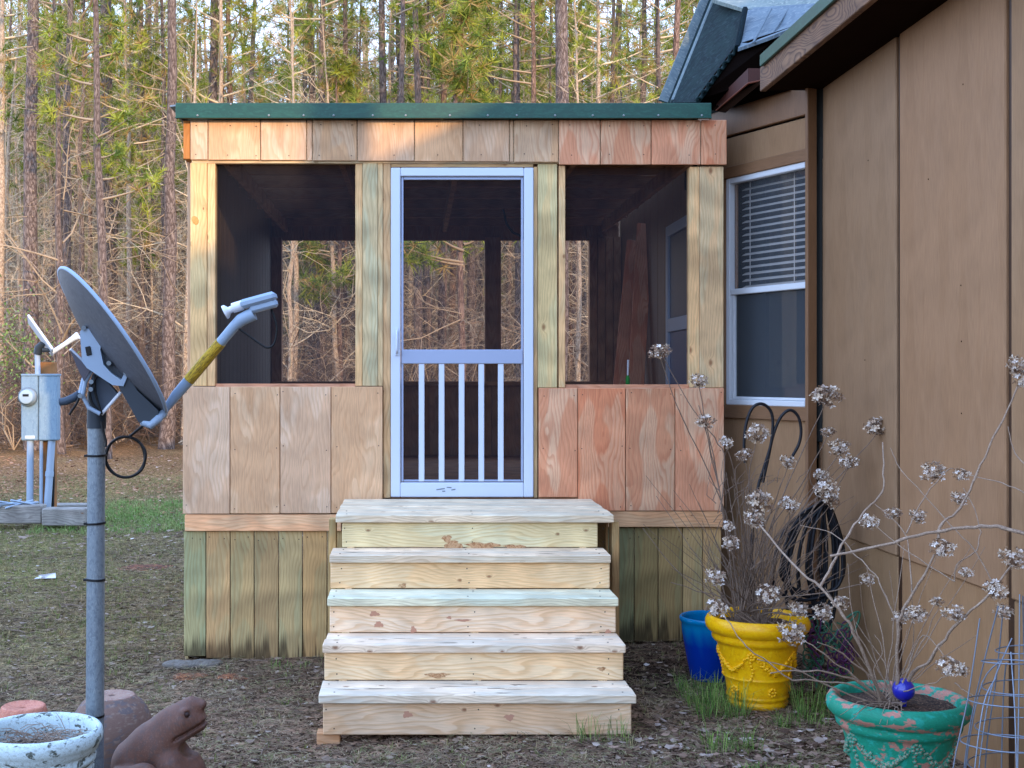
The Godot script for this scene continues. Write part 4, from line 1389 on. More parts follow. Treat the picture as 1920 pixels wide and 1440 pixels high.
func build_pots() -> void:
	# yellow
	var z := 6.72
	var c := at(1420, 1156, z)
	c.y = gh(c.x, c.z) - 0.005
	var s := thing("yellow_pot", "bright yellow flower pot with moulded garlands, holding the taller dried hydrangea", "flower pot", c)
	var prof := pot_profile(1.0, 0.385)
	for k in prof.size():
		prof[k].y *= 1.07
	var g := Geo.new()
	g.lathe(prof, c, Basis.IDENTITY, 60, Vector2(2, 2))
	part(s, "body", g, M.yellow)
	pot_relief(s, prof, c, 0.72, M.yellow, 1.0, 5)
	soil_disc(s, c, 0.219, 0.424, M.soil)
	# green
	z = 5.08
	c = at(1684, 1318, z)
	c.y = gh(c.x, c.z) + 0.005
	s = thing("green_pot", "worn green and terracotta flower pot with flaking paint, nearest to the right wall", "flower pot", c)
	prof = pot_profile(1.02, 0.37)
	g = Geo.new()
	g.lathe(prof, c, Basis(Vector3.UP, 1.1), 60, Vector2(2, 2.4))
	part(s, "body", g, M.teal_pot)
	pot_relief(s, prof, c, 0.35, M.teal_pot, 1.02, 5)
	soil_disc(s, c, 0.226, 0.41, M.soil)
	# blue glazed
	z = 7.32
	c = at(1336, 1146, z)
	c.y = gh(c.x, c.z) - 0.01
	s = thing("blue_pot", "glossy blue glazed pot between the yellow pot and the porch skirt", "flower pot", c)
	g = Geo.new()
	prof = PackedVector2Array()
	for e in [[0.001, 0, 0], [0.118, 0, 0], [0.126, 0.01, 0], [0.135, 0.06, 0], [0.15, 0.13, 0], [0.162, 0.2, 0], [0.172, 0.26, 0], [0.176, 0.3, 0], [0.177, 0.325, 0], [0.184, 0.332, 0], [0.187, 0.345, 0], [0.185, 0.357, 0], [0.177, 0.361, 0], [0.169, 0.356, 0], [0.166, 0.34, 0], [0.158, 0.26, 0]]:
		prof.append(Vector2(e[0], e[1]))
	g.lathe(prof, c, Basis.IDENTITY, 48)
	for k in g.v.size():      # the glaze runs from turquoise at the lip to deep blue
		var y := g.v[k].y - c.y
		var t := clampf((0.3 - y) / 0.09 + 0.7 * noise_a.get_noise_2d(atan2(g.v[k].z - c.z, g.v[k].x - c.x) * 900.0, y * 60.0), 0.0, 1.0)
		g.c[k] = lin(8, 118, 168).lerp(lin(8, 52, 150), t)
	part(s, "body", g, M.blue_pot)
	soil_disc(s, c, 0.158, 0.26, M.soil)
	# white, foreground left
	z = 4.55
	c = at(73, 1370, z)
	c.y = gh(c.x, c.z)
	s = thing("white_pot", "weathered white planter with peeling paint and dry pine straw in it", "flower pot", c)
	prof = PackedVector2Array()
	for e in [[0.001, 0], [0.135, 0], [0.14, 0.02], [0.15, 0.1], [0.165, 0.2], [0.18, 0.285], [0.183, 0.295], [0.19, 0.3], [0.192, 0.31], [0.186, 0.318], [0.19, 0.325], [0.197, 0.33], [0.199, 0.341], [0.193, 0.35], [0.198, 0.357], [0.206, 0.363], [0.208, 0.372], [0.214, 0.378], [0.221, 0.388], [0.223, 0.402], [0.22, 0.416], [0.212, 0.424], [0.202, 0.424], [0.195, 0.416], [0.19, 0.4], [0.185, 0.36], [0.17, 0.28]]:
		prof.append(Vector2(e[0], e[1] * 1.23))
	g = Geo.new()
	g.lathe(prof, c, Basis(Vector3.UP, 2.0), 60, Vector2(3, 2.6))
	part(s, "body", g, M.white_pot)
	soil_disc(s, c, 0.18, 0.435, M.soil)
	g = Geo.new()
	for k in 260:
		var a := rng.randf() * TAU
		var r := sqrt(rng.randf()) * 0.165
		var p := c + Vector3(cos(a) * r, 0.452 + rng.randf() * 0.035, sin(a) * r)
		var d := Vector3(rng.randf_range(-1, 1), rng.randf_range(-0.12, 0.2), rng.randf_range(-1, 1)).normalized() * rng.randf_range(0.04, 0.1)
		if Vector2(p.x + d.x - c.x, p.z + d.z - c.z).length() < 0.19:
			g.tube(PackedVector3Array([p, p + d * 0.5 + Vector3(0, 0.008, 0), p + d]), PackedFloat32Array([0.0014, 0.0016, 0.0009]), 3, false)
	part(s, "pine_straw", g, M.stem_pale).set_meta("kind", "stuff")
	# brown pot upside down
	z = 5.4
	c = at(210, 1345, z)
	c.y = gh(c.x, c.z)
	s = thing("brown_pot", "brown clay pot turned upside down behind the frog, hole in its base", "flower pot", c)
	prof = PackedVector2Array()
	for e in [[0.15, 0.0], [0.155, 0.02], [0.14, 0.05], [0.138, 0.09], [0.152, 0.13], [0.168, 0.18], [0.174, 0.225], [0.168, 0.26], [0.15, 0.3], [0.125, 0.328], [0.106, 0.34], [0.1, 0.347], [0.095, 0.35], [0.014, 0.348], [0.012, 0.33]]:
		prof.append(Vector2(e[0], e[1] * 1.2))
	g = Geo.new()
	g.lathe(prof, c, Basis.IDENTITY, 48, Vector2(1, 2))
	part(s, "body", g, M.brown_clay)
	g = Geo.new()
	g.lathe(PackedVector2Array([Vector2(0.094, 0.4205), Vector2(0.092, 0.4235), Vector2(0.016, 0.4215), Vector2(0.014, 0.41)]), c, Basis.IDENTITY, 40, Vector2(1, 2))
	part(s, "base_disc", g, shade(M.terracotta, Color(0.8, 0.98, 1.04)))
	# orange pot upside down
	z = 5.7
	c = at(44, 1332, z)
	c.y = gh(c.x, c.z)
	s = thing("terracotta_pot", "orange terracotta pot turned upside down behind the white planter", "flower pot", c)
	prof = PackedVector2Array()
	for e in [[0.135, 0.0], [0.138, 0.012], [0.138, 0.045], [0.134, 0.05], [0.126, 0.052], [0.102, 0.2], [0.096, 0.214], [0.088, 0.218], [0.083, 0.214], [0.012, 0.21], [0.01, 0.19]]:
		prof.append(Vector2(e[0], e[1] * 1.45))
	g = Geo.new()
	g.lathe(prof, c, Basis.IDENTITY, 44, Vector2(1, 2))
	part(s, "body", g, M.terracotta)
	# blue glass ball in the green pot
	g = Geo.new()
	c = at(1694, 1293, 5.04)
	g.blob(c, Vector3(0.043, 0.045, 0.043), Basis.IDENTITY, 28, 16)
	s = thing("glass_ball", "cobalt blue glass ball standing in the green pot", "glass ball", c)
	part(s, "globe", g, M.glass_ball)
	g = Geo.new()
	g.tube(PackedVector3Array([c + Vector3(0, -0.04, 0), c + Vector3(0.004, -0.12, 0)]), PackedFloat32Array([0.012, 0.008]), 10)
	part(s, "stake", g, M.glass_ball)


# ------------------------------------------------------------------ frog
# meshes a field by surface nets (one vertex in each cell that the surface crosses)
func surface_nets(lo: Vector3, hi: Vector3, cell: float, f: Callable) -> Geo:
	var g := Geo.new()
	var nx := int((hi.x - lo.x) / cell) + 1
	var ny := int((hi.y - lo.y) / cell) + 1
	var nz := int((hi.z - lo.z) / cell) + 1
	var d := PackedFloat32Array()
	d.resize(nx * ny * nz)
	for k in nz:
		for j in ny:
			for i in nx:
				d[(k * ny + j) * nx + i] = f.call(lo + Vector3(i, j, k) * cell)
	var ids := PackedInt32Array()
	ids.resize(nx * ny * nz)
	ids.fill(-1)
	for k in nz - 1:
		for j in ny - 1:
			for i in nx - 1:
				var sum := Vector3.ZERO
				var cnt := 0
				var o := (k * ny + j) * nx + i
				for e in 12:
					var ax := e / 4
					var p := (ax + 1) % 3
					var q := (ax + 2) % 3
					var a := Vector3i.ZERO
					a[p] = e & 1
					a[q] = (e >> 1) & 1
					var b := a
					b[ax] = 1
					var da := d[o + a.x + a.y * nx + a.z * nx * ny]
					var db := d[o + b.x + b.y * nx + b.z * nx * ny]
					if (da < 0.0) != (db < 0.0):
						sum += Vector3(a).lerp(Vector3(b), da / (da - db))
						cnt += 1
				if cnt:
					var p := lo + (Vector3(i, j, k) + sum / cnt) * cell
					var h := cell * 0.5
					var nn := Vector3(f.call(p + Vector3(h, 0, 0)) - f.call(p - Vector3(h, 0, 0)), f.call(p + Vector3(0, h, 0)) - f.call(p - Vector3(0, h, 0)), f.call(p + Vector3(0, 0, h)) - f.call(p - Vector3(0, 0, h))).normalized()
					ids[o] = g.vert(p, nn, Vector2(p.x, p.y))
	var step := [1, nx, nx * ny]
	for k in range(1, nz - 1):
		for j in range(1, ny - 1):
			for i in range(1, nx - 1):
				var o := (k * ny + j) * nx + i
				for ax in 3:
					var da := d[o]
					var db := d[o + step[ax]]
					if (da < 0.0) == (db < 0.0):
						continue
					var p: int = step[(ax + 1) % 3]
					var q: int = step[(ax + 2) % 3]
					var v0 := ids[o]
					var v1 := ids[o - p]
					var v2 := ids[o - p - q]
					var v3 := ids[o - q]
					if v0 < 0 or v1 < 0 or v2 < 0 or v3 < 0:
						continue
					if da < 0.0:
						g.face(v0, v1, v2)
						g.face(v0, v2, v3)
					else:
						g.face(v0, v2, v1)
						g.face(v0, v3, v2)
	return g


func capsule(p: Vector3, a: Vector3, b: Vector3, ra: float, rb: float) -> float:
	var ab := b - a
	var t := clampf((p - a).dot(ab) / ab.length_squared(), 0.0, 1.0)
	return p.distance_to(a + ab * t) - lerpf(ra, rb, t)


func smin(a: float, b: float, k: float) -> float:
	var h := clampf(0.5 + 0.5 * (b - a) / k, 0.0, 1.0)
	return lerpf(b, a, h) - k * h * (1.0 - h)


func build_frog() -> void:
	# a clay frog that sits facing right, head raised
	var z := 5.0
	var ground := gh(-1.0, -z)
	var q := func(x: float, y: float, dz := 0.0) -> Vector3: return at(x, y, z + dz)
	var rump: Vector3 = q.call(262, 1432)
	var mid: Vector3 = q.call(292, 1402)
	var neck: Vector3 = q.call(324, 1368)
	var head: Vector3 = q.call(349, 1348)
	var snout: Vector3 = q.call(373, 1352)
	var nose: Vector3 = q.call(378, 1321)
	var brow: Vector3 = q.call(360, 1321)
	var chin: Vector3 = q.call(362, 1366)
	var f := func(p: Vector3) -> float:
		var d := capsule(p, rump, mid, 0.11, 0.1)
		d = smin(d, capsule(p, mid, neck, 0.1, 0.08), 0.03)
		d = smin(d, capsule(p, neck, head, 0.08, 0.072), 0.03)
		var pz := Vector3(p.x, p.y, (p.z + z) * 0.74 - z)
		d = smin(d, capsule(pz, head, snout, 0.062, 0.034), 0.025)
		d = smin(d, capsule(pz, brow, nose, 0.033, 0.021), 0.02)
		# throat is hollowed below the jaw
		d = smin(d, capsule(p, q.call(325, 1405), q.call(350, 1445), 0.075, 0.075), 0.02)
		var hole := Vector3(p.x, p.y, (p.z + z) * 0.3 - z)
		d = -smin(-d, capsule(hole, q.call(356, 1398), q.call(380, 1392), 0.034, 0.04), 0.01)
		d = -smin(-d, p.distance_to(Vector3(q.call(394, 1333).x, q.call(394, 1333).y, p.z)) - 0.02, 0.012)
		for s in [-1.0, 1.0]:
			var eye := Vector3(q.call(352, 1329).x, q.call(352, 1329).y, -z + s * 0.06)
			d = smin(d, p.distance_to(eye) - 0.02, 0.008)
			d = maxf(d, -(p.distance_to(eye + Vector3(0.014, -0.004, s * 0.014)) - 0.013))
			# haunch, foot, front leg
			var hip := Vector3(rump.x - 0.06, 0.2 + ground, -z + s * 0.12)
			var knee := Vector3(rump.x + 0.05, 0.245 + ground, -z + s * 0.17)
			var foot := Vector3(rump.x + 0.1, 0.025 + ground, -z + s * 0.18)
			d = smin(d, capsule(p, hip, knee, 0.07, 0.055), 0.015)
			d = smin(d, capsule(p, knee, foot, 0.05, 0.03), 0.025)
			var shoulder := Vector3(mid.x + 0.07, mid.y - 0.05, -z + s * 0.08)
			var elbow := Vector3(mid.x + 0.15, mid.y - 0.15, -z + s * 0.1)
			var hand := Vector3(mid.x + 0.17, 0.02 + ground, -z + s * 0.1)
			d = smin(d, capsule(p, shoulder, elbow, 0.05, 0.036), 0.03)
			d = smin(d, capsule(p, elbow, hand, 0.034, 0.026), 0.02)
			d = smin(d, capsule(p, hand, hand + Vector3(0.05, -0.005, s * 0.02), 0.02, 0.014), 0.015)
		# the mouth line
		var mp := p - (snout + Vector3(0.01, -0.006, 0))
		var groove := maxf(absf(mp.y - 0.5 * mp.x) - 0.006, maxf(-mp.x - 0.095, -d - 0.014))
		d = -smin(-d, groove, 0.008)
		return d
	var s := thing("frog_statue", "dark brown clay frog statue sitting with its head raised", "statue", Vector3(rump.x, ground, -z))
	var g := surface_nets(Vector3(rump.x - 0.2, ground - 0.02, -z - 0.28), Vector3(snout.x + 0.1, brow.y + 0.06, -z + 0.28), 0.0092, f)
	part(s, "body", g, M.frog)
	for k in [-1.0, 1.0]:
		g = Geo.new()
		g.blob(Vector3(q.call(356, 1331).x, q.call(356, 1331).y, -z + k * 0.072), Vector3(0.012, 0.01, 0.008), Basis.IDENTITY, 10, 6)
		part(s, "eye", g, shade(M.frog, Color(0.5, 0.45, 0.45)))


# ------------------------------------------------------------------ dried hydrangeas
func flower_mesh(r: float, seed_: int) -> ArrayMesh:
	var q := RandomNumberGenerator.new()
	q.seed = seed_
	var g := Geo.new()
	var warm := [lin(204, 180, 154), lin(170, 142, 116), lin(214, 198, 180), lin(144, 116, 94), lin(194, 176, 160), lin(230, 218, 206), lin(124, 100, 82)]
	for k in 72:
		var d := Vector3(q.randfn(), q.randfn() * 0.9 + 0.15, q.randfn()).normalized()
		var p := d * r * q.randf_range(0.55, 1.0) * Vector3(1, 0.85, 1)
		var b := aim((d + Vector3(q.randfn(), q.randfn(), q.randfn()) * 0.45).normalized())
		var size := r * q.randf_range(0.17, 0.3)
		g.col = warm[q.randi() % warm.size()]
		var spin := q.randf() * TAU
		for j in 4:
			var a := spin + TAU * j / 4.0
			var u := b * Vector3(cos(a), q.randf_range(0.1, 0.7), sin(a))
			var w := b * Vector3(-sin(a), 0, cos(a))
			var m0 := p + u * size * 0.55
			g.tri(p, m0 - w * size * 0.36, p + u * size)
			g.tri(p, p + u * size, m0 + w * size * 0.36)
		if k % 3 == 0:
			g.col = lin(132, 106, 86)
			g.tube(PackedVector3Array([Vector3(0, -r * 0.6, 0), p]), PackedFloat32Array([0.0015, 0.001]), 3, false)
	return g.mesh()


func bush(s: Node3D, canes: Array, m: Material) -> void:
	# canes: [radius at foot, radius at tip, [x, y, distance] ...]
	for e in canes:
		var pts := PackedVector3Array()
		for k in range(2, e.size()):
			pts.append(at(e[k][0], e[k][1], e[k][2]))
		pts = smooth(pts, 5)
		var rr := PackedFloat32Array()
		for k in pts.size():
			var t := k / (pts.size() - 1.0)
			pts[k] += Vector3(noise_b.get_noise_2d(k * 31.0, pts[0].x * 900.0), noise_b.get_noise_2d(k * 31.0, 50.0 + pts[0].y * 900.0), 0) * 0.012 * sin(t * PI)
			rr.append(0.86 * lerpf(e[0], e[1], t) * (1.0 + (0.22 if k % 5 == 0 else 0.0)))
		var g := Geo.new()
		g.tube(pts, rr, 6, true, 4.0)
		part(s, "cane", g, m)


func heads(s: Node3D, list: Array, meshes: Array) -> void:
	for e in list:
		var o := part_mesh(s, "flower_head", meshes[rng.randi() % meshes.size()], M.petal, at(e[0], e[1], e[3]) - s.position)
		var size: float = e[2] / F * e[3] / 0.05 * 1.12
		o.basis = Basis(Vector3(rng.randfn(), rng.randfn(), rng.randfn()).normalized(), rng.randf_range(0, 0.7)).scaled(Vector3(size, size * rng.randf_range(0.8, 1.0), size))


func build_bushes() -> void:
	var flowers := []
	for k in 5:
		flowers.append(flower_mesh(0.05, 100 + k))
	# in the yellow pot
	var root := at(1410, 1172, 6.7)
	var s := thing("dried_hydrangea", "tall bare dried hydrangea with brown flower heads in the yellow pot", "plant", root)
	var hy := [[1237, 660, 19, 6.5], [1310, 714, 17, 6.5], [1322, 790, 17, 6.45], [1362, 830, 13, 6.5], [1396, 853, 15, 6.6], [1420, 812, 20, 6.7], [1478, 866, 14, 6.8], [1549, 742, 27, 6.75], [1647, 800, 24, 6.6], [1553, 810, 12, 6.9], [1575, 840, 20, 6.75], [1592, 868, 17, 6.7], [1540, 890, 13, 6.9], [1424, 940, 23, 6.5], [1414, 972, 19, 6.5], [1480, 946, 18, 6.55], [1550, 915, 21, 6.6], [1558, 938, 15, 6.7], [1365, 986, 12, 6.4], [1370, 1018, 16, 6.35], [1342, 1082, 19, 6.35], [1440, 1114, 21, 6.35], [1344, 1140, 20, 6.4], [1498, 1144, 18, 6.4], [1485, 1186, 26, 6.36], [1543, 1148, 18, 6.3], [1627, 1086, 13, 6.2], [1576, 1130, 15, 6.25]]
	heads(s, hy, flowers)
	var canes := []
	for e in hy:
		var x: float = e[0]
		var y: float = e[1]
		var sx := rng.randf_range(-28, 32)
		var fx_ := 1410 + sx
		var up := clampf((1172 - y) / 300.0, 0.1, 1.0)
		var bend := rng.randf_range(0.25, 0.5)
		canes.append([0.0045, 0.0022, [fx_, 1172 + rng.randf_range(-6, 6), 6.7], [lerpf(fx_, x, bend * 0.6) + rng.randf_range(-8, 8), lerpf(1172, y, 0.4) - 12 * (1.0 - up), 6.68], [lerpf(fx_, x, 0.72) + rng.randf_range(-10, 10), lerpf(1172, y, 0.76), lerpf(6.7, e[3], 0.7)], [x, y + e[2] * 0.4, e[3]]])
	for k in 90:       # thin twigs that end bare
		var x := 1410 + rng.randfn() * 85.0
		var y := rng.randf_range(880, 1080)
		var fx_ := 1410 + rng.randf_range(-34, 36)
		canes.append([0.0032, 0.0012, [fx_, 1175, 6.7], [lerpf(fx_, x, 0.45) + rng.randf_range(-9, 9), lerpf(1172, y, 0.5), 6.7], [x, y, 6.7 + rng.randf_range(-0.25, 0.25)]])
	for k in 70:       # crossing side twigs
		var x := rng.randf_range(1335, 1560)
		var y := rng.randf_range(900, 1125)
		var a := rng.randf_range(-2.6, -0.5)
		var l := rng.randf_range(25, 85)
		var zz := 6.7 + rng.randf_range(-0.25, 0.2)
		canes.append([0.0026, 0.001, [x, y, zz], [x + cos(a) * l * 0.5 + rng.randf_range(-6, 6), y + sin(a) * l * 0.5, zz], [x + cos(a + 0.3) * l, y + sin(a + 0.3) * l, zz + 0.05]])
	for e in [[[1412, 1170], [1330, 1120], [1262, 1062], [1205, 990]], [[1420, 1170], [1352, 1122], [1300, 1105], [1258, 1092]], [[1362, 1010], [1345, 900], [1330, 830], [1310, 760]], [[1352, 960], [1358, 860], [1340, 822], [1290, 752], [1245, 672]]]:
		var cane := [0.0042, 0.002]
		for w in e:
			cane.append([w[0], w[1], 6.5])
		canes.append(cane)
	bush(s, canes, M.stem)
	# in the green pot
	root = at(1675, 1325, 5.05)
	s = thing("dried_hydrangea", "sprawling dried hydrangea with long pale canes in the green pot", "plant", root)
	hy = [[1674, 963, 15, 5.4], [1722, 968, 15, 5.35], [1630, 978, 17, 5.4], [1750, 885, 22, 5.3], [1803, 890, 15, 5.2], [1800, 934, 16, 5.2], [1909, 686, 20, 4.9], [1919, 712, 18, 4.9], [1767, 1028, 22, 4.9], [1811, 1073, 13, 5.0], [1902, 1046, 24, 4.75], [1720, 1152, 19, 4.9], [1756, 1128, 12, 4.95], [1790, 1150, 20, 4.8], [1868, 1106, 21, 4.75], [1882, 1146, 17, 4.75], [1780, 1250, 23, 4.7], [1700, 1150, 12, 5.0], [1688, 1158, 14, 5.0], [1806, 1258, 11, 4.7]]
	heads(s, hy, flowers)
	canes = [
		[0.009, 0.0045, [1655, 1338, 5.05], [1640, 1275, 5.0], [1606, 1195, 4.95], [1580, 1150, 4.95], [1537, 1102, 5.0], [1488, 1058, 5.1], [1425, 985, 5.3]],
		[0.007, 0.003, [1537, 1102, 5.0], [1560, 1060, 5.0], [1592, 1000, 5.05], [1622, 960, 5.1], [1652, 925, 5.15], [1657, 880, 5.2], [1655, 830, 5.4]],
		[0.009, 0.0045, [1682, 1318, 5.05], [1682, 1270, 5.02], [1684, 1180, 4.98], [1700, 1135, 4.95], [1730, 1085, 4.92], [1752, 1040, 4.9]],
		[0.0085, 0.004, [1690, 1305, 5.05], [1712, 1262, 5.0], [1745, 1235, 4.9], [1790, 1175, 4.82], [1845, 1125, 4.75], [1895, 1062, 4.75]],
		[0.009, 0.006, [1930, 1003, 4.6], [1880, 990, 4.65], [1838, 987, 4.7], [1770, 995, 4.75], [1690, 1013, 4.8], [1620, 1030, 4.85], [1557, 1043, 4.9]],
		[0.0065, 0.0035, [1760, 1010, 4.75], [1764, 985, 4.78], [1800, 950, 4.8], [1830, 890, 4.82], [1872, 805, 4.85], [1908, 725, 4.9]],
		[0.0055, 0.0025, [1660, 1318, 5.05], [1610, 1280, 4.98], [1560, 1262, 4.9], [1490, 1258, 4.85], [1445, 1262, 4.8]],
		[0.005, 0.002, [1664, 1318, 5.05], [1600, 1268, 5.0], [1545, 1225, 4.95], [1498, 1196, 4.95]],
		[0.005, 0.002, [1668, 1322, 5.05], [1630, 1270, 4.95], [1580, 1225, 4.9], [1533, 1204, 4.85]],
		[0.0045, 0.002, [1655, 1320, 5.05], [1600, 1286, 5.0], [1530, 1276, 4.95], [1478, 1272, 4.9], [1438, 1240, 4.9], [1400, 1212, 4.9], [1362, 1160, 4.95], [1340, 1128, 5.0]],
		[0.0045, 0.002, [1645, 1322, 5.05], [1560, 1290, 5.0], [1502, 1258, 4.95], [1420, 1236, 4.9]],
		[0.004, 0.0015, [1690, 1180, 5.0], [1660, 1120, 5.05], [1640, 1075, 5.1], [1600, 1035, 5.2], [1560, 1000, 5.3], [1500, 985, 5.4]],
		[0.0035, 0.0015, [1692, 1280, 5.0], [1735, 1190, 4.95], [1760, 1140, 4.95]],
		[0.0035, 0.0015, [1700, 1260, 5.0], [1730, 1190, 4.9], [1770, 1230, 4.8]],
		[0.003, 0.0012, [1684, 1300, 5.05], [1720, 1290, 4.9], [1760, 1276, 4.8], [1790, 1262, 4.7]],
		[0.0035, 0.0015, [1710, 1110, 5.0], [1705, 1040, 5.1], [1690, 990, 5.2], [1640, 945, 5.3]],
		[0.0035, 0.0015, [1700, 1000, 5.1], [1735, 930, 5.2], [1780, 880, 5.2], [1800, 895, 5.2]],
		[0.0035, 0.0015, [1790, 1090, 4.9], [1794, 1060, 4.9], [1830, 1030, 4.9], [1838, 990, 4.95], [1825, 950, 5.0], [1806, 915, 5.1]],
		[0.003, 0.0012, [1790, 1090, 4.9], [1740, 1060, 5.0], [1690, 1025, 5.1], [1640, 985, 5.3]],
		[0.003, 0.0012, [1860, 1090, 4.75], [1825, 1030, 4.8], [1770, 970, 4.9], [1690, 880, 5.1], [1670, 840, 5.3]],
		[0.0025, 0.001, [1652, 1325, 5.05], [1640, 1260, 5.1], [1655, 1220, 5.1], [1640, 1190, 5.15]],
		[0.0025, 0.001, [1660, 1325, 5.05], [1668, 1250, 5.1], [1690, 1215, 5.1], [1702, 1180, 5.15]],
		[0.003, 0.001, [1790, 1280, 4.75], [1830, 1310, 4.7], [1850, 1330, 4.7]],
		[0.003, 0.0015, [1935, 880, 4.7], [1905, 850, 4.8], [1890, 800, 4.9]],
		[0.003, 0.0015, [1930, 930, 4.7], [1880, 905, 4.8], [1815, 890, 5.0]],
	]
	for k in 16:
		var x := rng.randf_range(1540, 1850)
		var y := rng.randf_range(1000, 1250)
		var f0 := rng.randf_range(1650, 1705)
		canes.append([0.003, 0.001, [f0, 1322, 5.05], [lerpf(f0, x, 0.5) + rng.randf_range(-18, 18), lerpf(1322, y, 0.5), 5.05], [x, y, 5.0 + rng.randf_range(-0.25, 0.25)]])
	for k in 14:       # roots and dead twigs over the rim
		var x := rng.randf_range(1575, 1700)
		canes.append([0.003, 0.001, [rng.randf_range(1660, 1700), 1318, 5.03], [lerpf(1680, x, 0.6), 1322 + rng.randf_range(-8, 8), 4.92], [x, 1330 + rng.randf_range(-12, 34), 4.82]])
	bush(s, canes, M.stem_pale)


# ------------------------------------------------------------------ small things along the wall
func wire(g: Geo, pts: PackedVector3Array, r: float, per := 5, sides := 6) -> void:
	var p := smooth(pts, per)
	var rr := PackedFloat32Array()
	rr.resize(p.size())
	rr.fill(r)
	g.tube(p, rr, sides)


